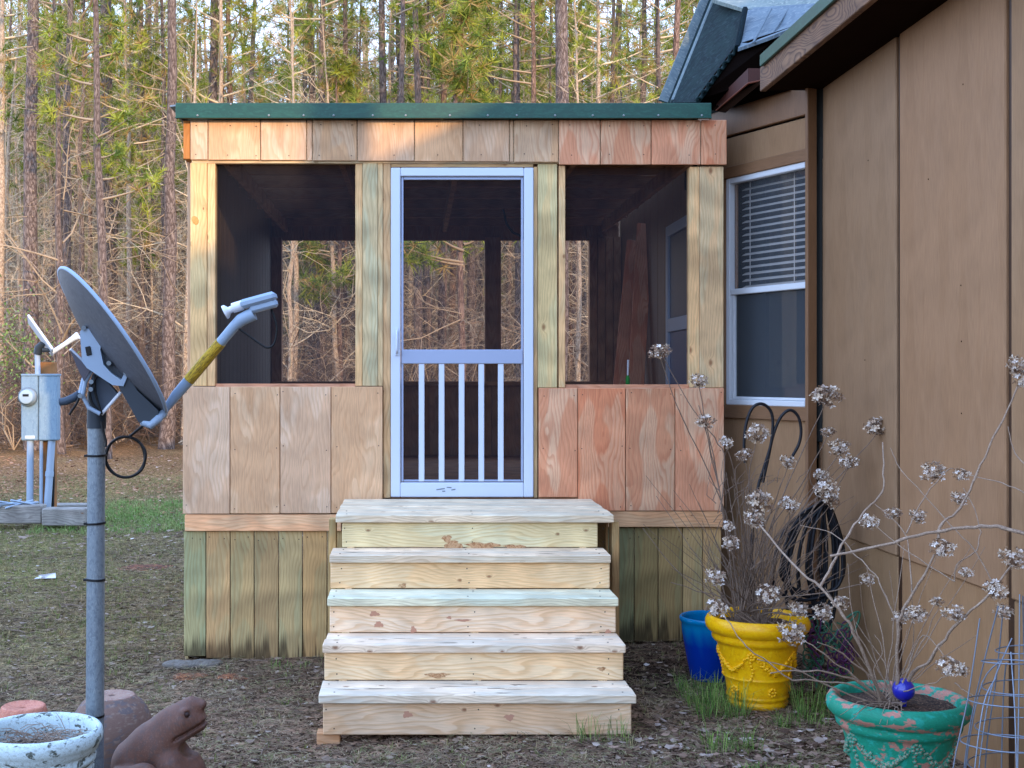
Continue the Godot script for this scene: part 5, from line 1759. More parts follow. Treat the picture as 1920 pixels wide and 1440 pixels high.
func build_wall_things() -> void:
	# double shepherd's hook
	var z := 7.0
	var s := thing("shepherd_hook", "black double crook plant hanger standing in front of the window sill", "plant hanger", at(1432, 1200, z))
	for e in [[[1397, 868], [1395, 835], [1399, 795], [1410, 766], [1426, 757], [1442, 766], [1449, 788], [1446, 830], [1434, 872], [1421, 915], [1412, 980], [1408, 1080], [1406, 1240]], [[1430, 905], [1440, 860], [1450, 815], [1464, 782], [1481, 769], [1496, 780], [1502, 806], [1498, 832], [1486, 855], [1479, 868]]]:
		var g := Geo.new()
		var pts := PackedVector3Array()
		for w in e:
			pts.append(at(w[0], w[1], z))
		wire(g, pts, 0.0085, 6, 8)
		part(s, "hook", g, M.hose)
	# hose hung on the wall
	s = thing("garden_hose", "dark hose hanging in long loops on the brown wall behind the yellow pot", "hose", at(1535, 940, 7.1))
	for k in 11:
		var g := Geo.new()
		var x0 := 1548 + rng.randf_range(-6, 8)
		var x1 := 1452 + k * 8.0 + rng.randf_range(-6, 6)
		var x2 := 1560 + rng.randf_range(-4, 22) - k * 1.6
		var bot := 1110 + rng.randf_range(-30, 60)
		var zz := 6.95 + rng.randf_range(-0.06, 0.05)
		wire(g, PackedVector3Array([at(x0, 938, zz), at(lerpf(x0, x1, 0.7), 985, zz), at(x1, 1060, zz), at(x1 + 8, bot, zz), at((x1 + x2) / 2, bot + 18, zz), at(x2, bot - 10, zz), at(x2 + 6, 1030, zz), at(lerpf(x0, x2, 0.6), 965, zz), at(x0 + 2, 938, zz)]), 0.0095, 4, 7)
		part(s, "loop", g, M.hose)
	# scrolled wire border, folded, behind the yellow pot
	s = thing("wire_border", "tangled green and purple scrolled wire border leaning on the wall", "garden border", at(1555, 1280, 6.9))
	for k in 52:
		var g := Geo.new()
		var cx := rng.randf_range(1506, 1594)
		var cy := rng.randf_range(1168, 1268)
		var zz := 6.85 + rng.randf_range(-0.12, 0.08)
		var pts := PackedVector3Array()
		var turn := rng.randf() * TAU
		var dirn := 1.0 if rng.randf() < 0.5 else -1.0
		for j in 12:
			var a := turn + dirn * j * 0.62
			var r := 3.0 + j * 0.8
			pts.append(at(cx + cos(a) * r, cy + sin(a) * r * 1.15, zz))
		pts.append(at(cx + cos(turn + dirn * 7.6) * 26, cy + sin(turn + dirn * 7.6) * 34, zz))
		wire(g, pts, 0.0042, 3, 5)
		part(s, "scroll", g, M.wire_green if k % 2 else M.wire_purple)
	var g2 := Geo.new()
	wire(g2, PackedVector3Array([at(1585, 1160, 6.85), at(1604, 1148, 6.85), at(1612, 1152, 6.85), at(1604, 1180, 6.85), at(1588, 1206, 6.85), at(1562, 1216, 6.85)]), 0.006, 5, 6)
	wire(g2, PackedVector3Array([at(1530, 1290, 6.85), at(1540, 1240, 6.85), at(1556, 1200, 6.85), at(1590, 1170, 6.85), at(1606, 1150, 6.85)]), 0.006, 5, 6)
	part(s, "frame", g2, M.wire_green)
	# two wire plant cages, one inside the other
	for c in 2:
		var mid := at([1892, 1916][c], 1300, [4.55, 4.75][c])
		mid.y = gh(mid.x, mid.z)
		s = thing("plant_cage", ["galvanised wire plant cage standing by the wall right of the green pot", "second wire plant cage, closest to the right edge behind the first"][c], "plant cage", mid)
		var rings := [[0.02, 0.205], [0.2, 0.2], [0.27, 0.185], [0.41, 0.16], [0.56, 0.135], [0.7, 0.09]]
		for e in rings:
			var g := Geo.new()
			var pts := PackedVector3Array()
			for k in 25:
				var a := TAU * k / 24.0
				pts.append(mid + Vector3(cos(a) * e[1], e[0] + 0.012 * sin(a + c), sin(a) * e[1]))
			wire(g, pts, 0.0026, 2, 5)
			part(s, "ring", g, M.wire)
		for k in 8:
			var g := Geo.new()
			var a := TAU * k / 8.0 + 0.3 + c
			var o := Vector3(cos(a), 0, sin(a))
			wire(g, PackedVector3Array([mid + o * 0.21 + Vector3(0, 0.0, 0), mid + o * 0.185 + Vector3(0, 0.3, 0), mid + o * 0.135 + Vector3(0, 0.56, 0), mid + o * (0.07 + 0.03 * sin(k * 2.1)) + Vector3(0, 0.78 + 0.14 * sin(k * 1.7), 0)]), 0.0026, 4, 5)
			part(s, "leg", g, M.wire)
	# things inside the porch
	for e in [[[1166, 727], [1192, 452], 0.15, 10.8, "wide plank leaning inside the porch near its right side"], [[1192, 727], [1209, 420], 0.13, 10.5, "narrow plank leaning inside the porch beside the wide one"]]:
		var g := Geo.new()
		var a := at(e[0][0], e[0][1], e[3])
		var b := at(e[1][0], e[1][1], e[3] + 0.3)
		var d := (b - a).normalized()
		a = a - d * ((a.y - 0.94) / d.y)
		var x := d.cross(Vector3.BACK).normalized()
		g.box((a + b) / 2, Vector3(e[2], a.distance_to(b), 0.03), Basis(-x, d, (-x).cross(d)), 1, off(), 0.003)
		solo("leaning_plank", g, shade(M.ply_red, Color(1.0, 0.92, 0.9)), e[4], "plank")
	var bc := at(1177, 722, 8.12)
	s = thing("spray_bottle", "small green bottle with a grey neck on the porch sill", "bottle", bc)
	var g := Geo.new()
	g.lathe(PackedVector2Array([Vector2(0.001, -0.01), Vector2(0.013, -0.01), Vector2(0.014, 0.04), Vector2(0.009, 0.058), Vector2(0.007, 0.062)]), bc, Basis.IDENTITY, 16)
	part(s, "body", g, mat(null, Color(0.05, 0.5, 0.12), 0.4))
	g = Geo.new()
	g.tube(PackedVector3Array([bc + Vector3(0, 0.06, 0), bc + Vector3(0.003, 0.16, 0)]), PackedFloat32Array([0.006, 0.007]), 8)
	part(s, "neck", g, M.vinyl)
	# pale scrap on the lawn, mound of red earth, grey sheet under the skirt corner
	g = Geo.new()
	var m0 := at(87, 1041, 11.6)
	m0.y = gh(m0.x, m0.z)
	for k in 5:
		var a := rng.randf() * TAU
		g.slab(PackedVector3Array([m0 + Vector3(-0.09 + 0.02 * k, 0.02 + 0.004 * k, 0.06), m0 + Vector3(0.1 - 0.01 * k, 0.025, 0.05 - 0.03 * k), m0 + Vector3(0.06, 0.035 + 0.004 * k, -0.08), m0 + Vector3(-0.05 - 0.01 * k, 0.03, -0.07)]), Vector3(0, -0.004, 0))
	solo("white_scrap", g, M.white_plastic, "crumpled white scrap lying on the lawn left of the dish pole", "litter")
	for e in [[275, 1030, 12.2, 0.3, "low mound of red earth on the lawn between the pole and the porch"], [362, 1252, 7.55, 0.12, "little heap of orange clay at the foot of the left skirt corner"], [440, 1256, 7.5, 0.12, "second little heap of orange clay by the left skirt, right of the first"]]:
		g = Geo.new()
		var c := at(e[0], e[1], e[2])
		c.y = gh(c.x, c.z)
		var rr: float = e[3]
		g.blob(c - Vector3(0, 0.012, 0), Vector3(rr, 0.035, rr * 0.7), Basis.IDENTITY, 22, 10)
		for k in g.v.size():
			g.v[k] += Vector3(0, 0.03 * noise_a.get_noise_2d(g.v[k].x * 500.0, g.v[k].z * 500.0), 0)
		g.col = Color.WHITE
		solo("earth_mound", g, shade(M.soil, Color(1.35, 1.1, 0.95)) if e[3] > 0.2 else shade(M.soil, Color(1.6, 1.35, 1.12)), e[4], "earth mound")
	g = Geo.new()
	var c := at(352, 1240, 7.85)
	c.y = gh(c.x, c.z) + 0.01
	for k in 4:
		g.blob(c + Vector3(-0.07 + 0.07 * k, 0.0, 0.02 * sin(k * 2.0)), Vector3(0.09, 0.028, 0.06), Basis(Vector3.UP, 0.3 * k), 14, 7)
	solo("grey_stone", g, shade(M.grey_timber, Color(0.8, 0.78, 0.76)), "flat grey stone under the left corner of the porch skirt", "stone")


# ------------------------------------------------------------------ ground
func build_ground() -> void:
	var g := Geo.new()
	var xs := PackedFloat32Array()
	var zs := PackedFloat32Array()
	var a := -260.0
	while a <= 260.0:
		xs.append(a)
		var d := absf(a + 0.5)
		a += 0.07 if d < 3.2 else (0.25 if d < 8.0 else (1.5 if d < 30.0 else 20.0))
	a = -300.0
	while a <= 60.0:
		zs.append(a)
		a += 0.08 if a > -10.5 and a < -3.6 else (0.3 if a > -24.0 and a < -3.0 else (1.5 if a > -60.0 and a < 12.0 else 12.0))
	var bare := lin(178, 156, 142)
	var green := lin(172, 174, 122)
	var straw := lin(246, 196, 150)
	var dark := lin(96, 84, 78)
	for z in zs:
		for x in xs:
			var y := gh(x, z) + (0.012 * noise_b.get_noise_2d(x * 420.0, z * 420.0) if absf(x) < 9.0 and z > -24.0 else 0.0)
			var far := clampf((-z - 17.0) / 9.0, 0.0, 1.0)
			var lawn := clampf((-x - 0.9) / 1.6, 0.0, 1.0) * clampf((-z - 5.0) / 4.0, 0.0, 1.0)
			lawn = clampf(lawn * (0.75 + 0.8 * noise_a.get_noise_2d(x * 22.0, z * 22.0)), 0.0, 1.0)
			var dark_band := clampf(1.0 - absf(-z - 7.4) / 0.9, 0.0, 1.0) * clampf((x - 0.9) / 0.3, 0.0, 1.0)  # ground gets darker in a band along the right skirt
			var cc := bare.lerp(green, lawn).lerp(straw, clampf(far * (0.85 + 0.5 * noise_a.get_noise_2d(x * 12.0, z * 12.0)), 0, 1)).lerp(dark, dark_band * 0.8)
			cc *= 1.0 + 0.45 * noise_b.get_noise_2d(x * 60.0, z * 60.0)
			g.col = cc
			g.vert(Vector3(x, y, z), Vector3.UP, Vector2(x, z) / 2.2)
	var w := xs.size()
	for k in zs.size() - 1:
		for j in w - 1:
			var p := k * w + j
			var q := p + w
			g.face(p, q, q + 1)
			g.face(p, q + 1, p + 1)
	for k in range(1, zs.size() - 1):
		for j in range(1, w - 1):
			var p := k * w + j
			g.n[p] = (g.v[p + w] - g.v[p - w]).cross(g.v[p + 1] - g.v[p - 1]).normalized()
	solo("ground", g, M.ground, "", "", "", "structure")


func free_spot(x: float, z: float) -> bool:     # not under the porch, stairs, house or pots
	if x > -1.5 and z < -7.98 and z > -13.0:
		return false
	if x > -0.5 and x < 1.15 and z < -6.0 and z > -8.0:
		return false
	if x > 2.36:
		return false
	return true


func grass_tuft(seed_: int, blades: int, high: float, spread: float) -> Geo:
	var q := RandomNumberGenerator.new()
	q.seed = seed_
	var g := Geo.new()
	for k in blades:
		var a := q.randf() * TAU
		var o := Vector3(cos(a), 0, sin(a))
		var foot := o * q.randf() * spread * 0.3
		var hh := high * q.randf_range(0.3, 1.25)
		var lean := o * spread * q.randf_range(0.3, 1.3)
		var s := Vector3(-o.z, 0, o.x) * (0.0016 if high > 0.07 else high * 0.035)
		var m0 := foot + lean * 0.35 + Vector3.UP * hh * 0.65
		var tip := foot + lean + Vector3.UP * hh * q.randf_range(0.6, 1.0)
		g.col = Color.WHITE * q.randf_range(0.75, 1.2)
		g.tri(foot - s, foot + s, m0 + s * 0.7)
		g.tri(foot - s, m0 + s * 0.7, m0 - s * 0.7)
		g.tri(m0 - s * 0.7, m0 + s * 0.7, tip)
	return g


func build_ground_cover() -> void:
	var places := []
	var cols := PackedColorArray()
	var greens := [lin(128, 134, 78), lin(144, 140, 92), lin(160, 144, 104), lin(176, 156, 120), lin(112, 126, 70), lin(136, 116, 90)]
	for k in 60000:
		var z := -lerpf(4.4, 24.0, pow(rng.randf(), 1.25))
		var x := rng.randf_range(-0.36 * -z - 0.6, 2.3)
		if not free_spot(x, z):
			continue
		var lawn := clampf((-x - 0.9) / 1.6, 0.0, 1.0) * clampf((-z - 5.0) / 4.0, 0.0, 1.0)
		lawn *= 0.55 + 0.9 * noise_a.get_noise_2d(x * 22.0, z * 22.0)
		var bright := 1.0 if (z < -15.0 and z > -19.0 and x > -4.6) else 0.0
		if rng.randf() > 0.12 + lawn * 0.75 + bright * clampf(0.2 + noise_a.get_noise_2d(x * 60.0, z * 60.0) * 1.6 + 0.5 * (x + 4.6) / 3.0, 0.0, 0.6):
			continue
		var size := rng.randf_range(0.5, 1.25) * (1.0 + bright * 0.8)
		places.append(Transform3D(Basis(Vector3.UP, rng.randf() * TAU).scaled(Vector3(size, size * rng.randf_range(0.5, 1.1), size)), Vector3(x, gh(x, z) - 0.003, z)))
		var cc: Color = greens[rng.randi() % greens.size()]
		cols.append(cc.lerp(lin(108, 150, 74), bright * rng.randf_range(0.2, 0.85)) if bright > 0.0 else cc)
	scatter(self, "lawn_grass", grass_tuft(5, 8, 0.045, 0.035).mesh(), M.grass, places, cols)
	# fallen leaves and bits of bark
	var g := Geo.new()
	g.poly(PackedVector3Array([Vector3(-0.02, 0.004, 0), Vector3(-0.006, 0.0, 0.011), Vector3(0.012, 0.003, 0.009), Vector3(0.024, 0.009, 0)]), Vector3.UP, PackedVector2Array([Vector2(0, 0), Vector2(0, 1), Vector2(1, 1), Vector2(1, 0)]))
	g.poly(PackedVector3Array([Vector3(-0.02, 0.004, 0), Vector3(-0.004, 0.006, -0.012), Vector3(0.014, 0.002, -0.008), Vector3(0.024, 0.009, 0)]), Vector3.UP, PackedVector2Array([Vector2(0, 0), Vector2(0, 1), Vector2(1, 1), Vector2(1, 0)]))
	var leaf := g.mesh()
	places = []
	cols = PackedColorArray()
	var browns := [lin(138, 116, 98), lin(116, 96, 82), lin(152, 132, 116), lin(98, 82, 72), lin(128, 104, 84), lin(168, 150, 134)]
	for k in 17000:
		var z := -lerpf(4.3, 30.0, pow(rng.randf(), 1.5))
		var x := rng.randf_range(-0.36 * -z - 0.6, 2.36)
		if not free_spot(x, z):
			continue
		var size := rng.randf_range(0.3, 1.0) if rng.randf() < 0.8 else rng.randf_range(0.9, 1.5)
		if -z > 14.0:
			size *= 1.8
		places.append(Transform3D(Basis(Vector3.UP, rng.randf() * TAU) * Basis(Vector3.RIGHT, rng.randfn() * 0.35) * Basis.from_scale(Vector3(size, size, size * rng.randf_range(0.5, 1.1))), Vector3(x, gh(x, z) + 0.006, z)))
		var cc: Color = browns[rng.randi() % browns.size()]
		if rng.randf() < 0.012:
			cc = lin(200, 190, 180)
		if -z > 17.0:
			cc = cc.lerp(lin(190, 132, 92), 0.5)
		cols.append(cc)
	for k in 1100:       # a drift of dead leaves between the stairs and the green pot
		var x := rng.randfn() * 0.42 + 1.62
		var z := -5.7 + rng.randfn() * 0.3
		if not free_spot(x, z):
			continue
		var size := rng.randf_range(0.4, 1.35)
		places.append(Transform3D(Basis(Vector3.UP, rng.randf() * TAU) * Basis(Vector3.RIGHT, rng.randfn() * 0.4) * Basis.from_scale(Vector3(size, size, size)), Vector3(x, gh(x, z) + rng.randf_range(0.006, 0.02), z)))
		cols.append([lin(138, 114, 98), lin(116, 92, 78), lin(172, 154, 142), lin(96, 76, 64), lin(150, 124, 106)][rng.randi() % 5])
	# loose pine straw and dead grass
	var sg := Geo.new()
	for k in 9:
		var a := rng.randf() * TAU
		var p := Vector3(rng.randfn() * 0.03, 0.002 + 0.002 * k, rng.randfn() * 0.03)
		var d := Vector3(cos(a), rng.randf_range(-0.02, 0.1), sin(a)) * rng.randf_range(0.02, 0.06)
		var w := Vector3(-sin(a), 0, cos(a)) * 0.0013
		sg.tri(p - w, p + d, p + w)
	var sp := []
	var sc := PackedColorArray()
	for k in 26000:
		var z := -lerpf(4.3, 20.0, pow(rng.randf(), 1.5))
		var x := rng.randf_range(-0.36 * -z - 0.6, 2.36)
		if not free_spot(x, z):
			continue
		sp.append(Transform3D(Basis(Vector3.UP, rng.randf() * TAU).scaled(Vector3.ONE * rng.randf_range(0.7, 1.6)), Vector3(x, gh(x, z) + 0.003, z)))
		sc.append([lin(150, 128, 104), lin(122, 102, 84), lin(172, 152, 124), lin(142, 138, 98), lin(104, 88, 76)][rng.randi() % 5])
	var tw := Geo.new()
	tw.tube(PackedVector3Array([Vector3(-0.07, 0.003, 0), Vector3(-0.02, 0.006, 0.008), Vector3(0.03, 0.004, 0.0), Vector3(0.08, 0.007, 0.012)]), PackedFloat32Array([0.0025, 0.003, 0.0025, 0.0015]), 4)
	tw.tube(PackedVector3Array([Vector3(-0.01, 0.006, 0.006), Vector3(0.02, 0.012, 0.04)]), PackedFloat32Array([0.002, 0.001]), 3)
	var tp := []
	for k in 420:
		var z := -lerpf(4.5, 17.0, pow(rng.randf(), 1.5))
		var x := rng.randf_range(-0.36 * -z - 0.5, 2.3)
		if free_spot(x, z):
			tp.append(Transform3D(Basis(Vector3.UP, rng.randf() * TAU).scaled(Vector3.ONE * rng.randf_range(0.5, 1.7)), Vector3(x, gh(x, z) + 0.006, z)))
	scatter(self, "fallen_twigs", tw.mesh(), M.stem, tp)
	scatter(self, "loose_straw", sg.mesh(), M.grass, sp, sc)
	scatter(self, "fallen_leaves", leaf, M.leaf, places, cols)
	# tufts of long grass and weeds at the foot of things
	for e in [[1352, 1322, 6.5, 0.2, 60, "long green grass growing against the left front of the yellow pot"], [1325, 1300, 6.75, 0.14, 40, "bright grass clump left of the yellow pot's foot"], [1310, 1275, 7.05, 0.1, 40, "low dark weeds in front of the blue pot"], [1538, 1300, 6.5, 0.2, 55, "grass tuft between the yellow and the green pot"], [1500, 1335, 6.3, 0.09, 40, "small clover patch right of the yellow pot's foot"], [1450, 1425, 5.5, 0.07, 60, "low weeds among dead leaves left of the green pot"], [1370, 1375, 5.9, 0.12, 50, "low bright weeds in front of the yellow pot's grass"], [1130, 1380, 6.0, 0.13, 26, "thin grass tuft at the right end of the bottom step"], [545, 1245, 7.75, 0.05, 20, "tiny green sprout at the foot of the left skirt"], [405, 1438, 5.0, 0.06, 50, "short grass patch at the frog's front foot"], [1520, 1436, 5.4, 0.08, 60, "green grass patch at the front left of the green pot"]]:
		var g2 := grass_tuft(int(e[0]), e[4] * 3, e[3], e[3] * 0.75)
		var c := at(e[0], e[1], e[2])
		c.y = gh(c.x, c.z)
		for k in g2.v.size():
			g2.v[k] += c + Vector3(sin(float(k / 9) * 12.9898) * 0.11, -0.005, cos(float(k / 9) * 78.233) * 0.07)
			var tone: float = 0.5 + 0.5 * sin(float(k / 9) * 5.1)
			g2.c[k] = lin(72, 112, 48).lerp(lin(132, 150, 80), tone) * (0.8 + 0.3 * tone)
		solo("grass_tuft", g2, M.grass, e[5], "grass tuft")


# ------------------------------------------------------------------ woods
func branch(g: Geo, p: Vector3, d: Vector3, long: float, r: float, depth: int, q: RandomNumberGenerator, sag: float) -> void:
	var n := 4
	var pts := PackedVector3Array([p])
	var rr := PackedFloat32Array([r])
	var dir := d
	for k in n:
		dir = (dir + Vector3(q.randfn(), q.randfn() + sag, q.randfn()) * 0.28).normalized()
		p += dir * long / n
		pts.append(p)
		rr.append(lerpf(r, r * 0.35, (k + 1.0) / n))
		if depth > 0 and k > 0:
			for j in (2 if depth > 1 else 1):
				var out := (dir + Vector3(q.randfn(), q.randfn(), q.randfn()) * 0.75).normalized()
				branch(g, p, out, long * q.randf_range(0.4, 0.65), rr[k] * 0.6, depth - 1, q, sag)
	g.tube(pts, rr, 3, false)


func trunk(h: float, r: float, seed_: int, top := 0.25, sides := 12) -> Geo:
	var q := RandomNumberGenerator.new()
	q.seed = seed_
	var g := Geo.new()
	var pts := PackedVector3Array()
	var rr := PackedFloat32Array()
	var p := Vector3.ZERO
	var lean := Vector3(q.randfn(), 0, q.randfn()) * 0.018
	for k in 15:
		var t := k / 14.0
		pts.append(Vector3(p.x, h * t - 0.15, p.z))
		p += lean * h / 14.0 + Vector3(q.randfn(), 0, q.randfn()) * 0.035
		lean = lean.lerp(Vector3(q.randfn(), 0, q.randfn()) * 0.02, 0.25)
		rr.append(r * (lerpf(1.0, top, pow(t, 1.2)) + 0.28 * exp(-t * 26.0)))
	g.tube(pts, rr, sides, false, 0.9)
	return g


func tuft(g: Geo, p: Vector3, r: float, n: int, q: RandomNumberGenerator) -> void:
	for k in n:
		var d := Vector3(q.randfn(), q.randfn() + 0.25, q.randfn()).normalized()
		var s := d.cross(Vector3(q.randfn(), q.randfn(), q.randfn())).normalized() * r * 0.035
		var e := p + d * r * q.randf_range(0.7, 1.15)
		g.tri(p - s, p + s, e)


func make_pine(seed_: int, h: float, r: float, crown: float, boughs: int, tufts: int, dead: int) -> Dictionary:
	var q := RandomNumberGenerator.new()
	q.seed = seed_
	var limbs := Geo.new()
	var leaves := Geo.new()
	for k in dead:
		var y := lerpf(2.5, crown * h * 1.05, q.randf())
		var a := q.randf() * TAU
		branch(limbs, Vector3(0, y, 0), Vector3(cos(a), q.randf_range(-0.15, 0.5), sin(a)).normalized(), q.randf_range(0.9, 3.4), q.randf_range(0.007, 0.018), 2 if k % 3 == 0 else 1, q, -0.1)
	for k in boughs:
		var t := (k + q.randf()) / boughs
		var y := h * lerpf(crown, 0.99, t)
		var a := q.randf() * TAU
		var long := lerpf(h * 0.16, 0.7, t) * q.randf_range(0.7, 1.2)
		var d := Vector3(cos(a), lerpf(0.1, 0.7, t), sin(a)).normalized()
		var pts := PackedVector3Array()
		var p := Vector3(0, y, 0)
		for j in 5:
			pts.append(p)
			p += d * long / 4.0
			d = (d + Vector3(q.randfn() * 0.12, 0.08, q.randfn() * 0.12)).normalized()
		limbs.tube(pts, PackedFloat32Array([0.035, 0.028, 0.02, 0.014, 0.008]), 4, false)
		for j in tufts:
			var s := q.randf_range(0.35, 1.0)
			var c := pts[int(s * 4.0)].lerp(pts[mini(int(s * 4.0) + 1, 4)], fmod(s * 4.0, 1.0)) + Vector3(q.randfn(), q.randfn() * 0.6, q.randfn()) * long * 0.14
			var tone := q.randf()
			leaves.col = lin(92, 112, 40).lerp(lin(186, 186, 72), tone * tone)
			if q.randf() < 0.14:
				leaves.col = lin(170, 140, 84)
			tuft(leaves, c, q.randf_range(0.22, 0.4), 24, q)
	return {"trunk": trunk(h, r, seed_), "limbs": limbs, "crown": leaves}


func make_bare(seed_: int, h: float, r: float) -> Dictionary:
	var q := RandomNumberGenerator.new()
	q.seed = seed_
	var limbs := Geo.new()
	for k in 22:
		var y := h * lerpf(0.12, 0.97, (k + q.randf()) / 22.0)
		var a := q.randf() * TAU
		branch(limbs, Vector3(0, y, 0), Vector3(cos(a), q.randf_range(0.25, 1.1), sin(a)).normalized(), lerpf(h * 0.26, 0.8, y / h) * q.randf_range(0.7, 1.2), lerpf(r * 0.36, 0.008, y / h), 2, q, 0.05)
	return {"trunk": trunk(h, r, seed_, 0.12, 8), "limbs": limbs}


func plant(kind: Dictionary, called: String, label: String, category: String, x: float, z: float, size: Vector3, turn: float, group := "", lean := 0.0) -> Node3D:
	if not kind.has("proto"):
		var proto := Node3D.new()
		for n in ["trunk", "limbs", "crown"]:
			if kind.has(n):
				part_mesh(proto, n, kind[n].mesh(), {"trunk": kind.get("bark", M.pine_bark), "limbs": kind.get("wood", M.twig), "crown": M.needles}[n])
				if n != "trunk":
					proto.get_child(-1).set_meta("kind", "stuff")
		kind.proto = proto
	var o: Node3D = kind.proto.duplicate()
	o.name = numbered(self, called)
	add_child(o, true)
	o.transform = Transform3D((Basis(Vector3.BACK, lean) * Basis(Vector3.UP, turn)) * Basis.from_scale(size), Vector3(x, gh(x, z), z))
	tag(o, label, category, group)
	return o


func build_woods() -> void:
	var q := RandomNumberGenerator.new()
	q.seed = 4242
	var pines := []
	for k in 5:
		var d := make_pine(300 + k, [21.0, 19.0, 23.0, 17.0, 20.0][k], [0.19, 0.15, 0.21, 0.12, 0.165][k], [0.6, 0.64, 0.58, 0.5, 0.58][k], 24, 8, 22)
		d.bark = [M.grey_bark, M.grey_bark, M.grey_bark, M.pale_bark, M.pine_bark][k]
		d.wood = M.twig_pale if k % 2 else M.twig
		pines.append(d)
	var young := []
	for k in 3:
		var d := make_pine(340 + k, [10.5, 12.5, 9.0][k], [0.075, 0.09, 0.06][k], [0.42, 0.5, 0.4][k], 26, 8, 6)
		d.bark = M.grey_bark
		young.append(d)
	var fluffy := make_pine(350, 10.5, 0.085, 0.36, 40, 15, 4)
	fluffy.bark = M.pine_bark
	var leaning := make_pine(399, 15.0, 0.13, 0.4, 18, 13, 10)
	leaning.bark = M.grey_bark
	var bare := []
	for k in 4:
		var d := make_bare(360 + k, [14.0, 11.0, 9.0, 16.0][k], [0.1, 0.07, 0.05, 0.13][k])
		d.bark = M.grey_bark if k == 3 else M.pale_bark
		d.wood = M.twig_pale if k != 3 else M.twig
		bare.append(d)
	# the trees that the photograph lets one tell apart: [x of the trunk, distance, kind, size, lean, label]
	var px := func(x: float, z: float) -> float: return (x - PX) / F * z
	var list := [
		[311, 33.0, pines[0], 0.95, 0.0, "thick straight pine trunk just left of the porch roof corner"],
		[64, 32.5, pines[2], 0.98, 0.004, "stout dark pine trunk rising behind the meter box"],
		[114, 31.0, bare[3], 0.86, -0.01, "pale grey smooth trunk just right of the meter box"],
		[198, 29.0, leaning, 0.95, 0.035, "dark leaning pine trunk above the top of the satellite dish"],
		[212, 44.0, pines[2], 1.25, 0.0, "broad pinkish pine trunk behind the dark leaning one"],
		[8, 36.0, pines[3], 1.0, 0.0, "sunlit reddish trunk at the left edge of the picture"],
		[238, 39.0, pines[3], 0.9, 0.0, "slim orange-barked pine left of the thick straight pine"],
		[550, 36.0, pines[3], 0.8, 0.0, "slim pale sunlit trunk above the left part of the porch roof"],
		[730, 38.0, bare[1], 1.35, -0.01, "thin pale stem above the middle of the porch roof"],
		[744, 42.0, pines[1], 0.6, 0.0, "thin brown pine stem right beside the thin pale stem"],
		[808, 37.0, young[1], 1.1, 0.0, "young pine with yellow-green needles above the screen door"],
		[868, 31.0, fluffy, 1.12, 0.0, "bushy bright green young pine over the middle of the roof"],
		[640, 36.0, fluffy, 1.0, 0.0, "feathery young pine above the left part of the roof, left of the thin pale stem"],
		[1041, 30.0, pines[2], 0.98, 0.0, "thick rough-barked pine trunk rising right of the roof's middle"],
		[1003, 40.0, pines[1], 0.6, 0.0, "slim reddish pine just left of the thick rough-barked pine"],
		[1108, 41.0, pines[3], 0.75, 0.0, "slim reddish pine just right of the thick rough-barked pine"],
		[1141, 38.0, bare[1], 1.2, 0.0, "thin white stem over the right part of the porch roof"],
		[1262, 29.0, bare[3], 0.8, -0.12, "forked grey hardwood leaning beside the rear roof edge"],
		[1238, 36.0, pines[1], 0.8, 0.0, "dark pine trunk left of the forked hardwood"],
		[545, 34.0, bare[1], 1.1, 0.0, "pale sapling seen through the left porch opening"],
		[603, 38.0, pines[1], 1.0, 0.0, "dark trunk seen through the left porch opening"],
		[640, 36.0, bare[0], 0.9, 0.05, "slanting pale sapling seen through the left porch opening"],
		[830, 37.0, pines[4], 0.85, 0.0, "grey trunk seen through the upper half of the screen door"],
		[884, 40.0, pines[1], 0.95, 0.0, "brown trunk seen through the right part of the screen door"],
		[972, 36.0, pines[0], 0.8, 0.0, "reddish trunk seen beside the dark post through the screen door"],
		[430, 40.0, pines[4], 0.9, 0.0, "upright pine over the left end of the porch roof"],
		[470, 43.0, bare[0], 1.1, 0.02, "crooked sunlit sapling over the left end of the porch roof"],
		[150, 38.0, young[1], 1.2, 0.0, "young pine with drooping green boughs left of the dish"],
		[262, 40.0, young[0], 1.15, 0.0, "young pine with soft green boughs beside the roof corner"],
	]
	var taken := []
	for e in list:
		var x: float = px.call(e[0], e[1])
		taken.append(Vector2(x, e[1]))
		var sc: float = e[3]
		plant(e[2], "pine_tree" if e[2].has("crown") else "bare_tree", e[5], "tree", x, -float(e[1]), Vector3(sc, sc, sc), q.randf() * TAU, "", e[4])
	var tries := 0
	var made := 0
	while made < 290 and tries < 9000:
		tries += 1
		var z := lerpf(33.5, 76.0, pow(q.randf(), 0.9))
		var x := q.randf_range(-0.34 * z - 2.0, 0.25 * z + 2.0)
		var ok := true
		for w in taken:
			if w.distance_squared_to(Vector2(x, z)) < 1.3:
				ok = false
				break
		if not ok:
			continue
		taken.append(Vector2(x, z))
		made += 1
		var u := q.randf()
		var sc := q.randf_range(0.7, 1.1)
		var px_x := PX + F * x / z
		var place := "left of the porch" if px_x < 330.0 else ("above the roof's left half" if px_x < 760.0 else ("above the roof's right half" if px_x < 1260.0 else "behind the house"))
		var row: String = "in the wood's front rows" if z < 46.0 else ("deep in the wood" if z > 60.0 else "in the wood's middle")
		if px_x < 0.0:
			place = "beyond the lawn's left edge"
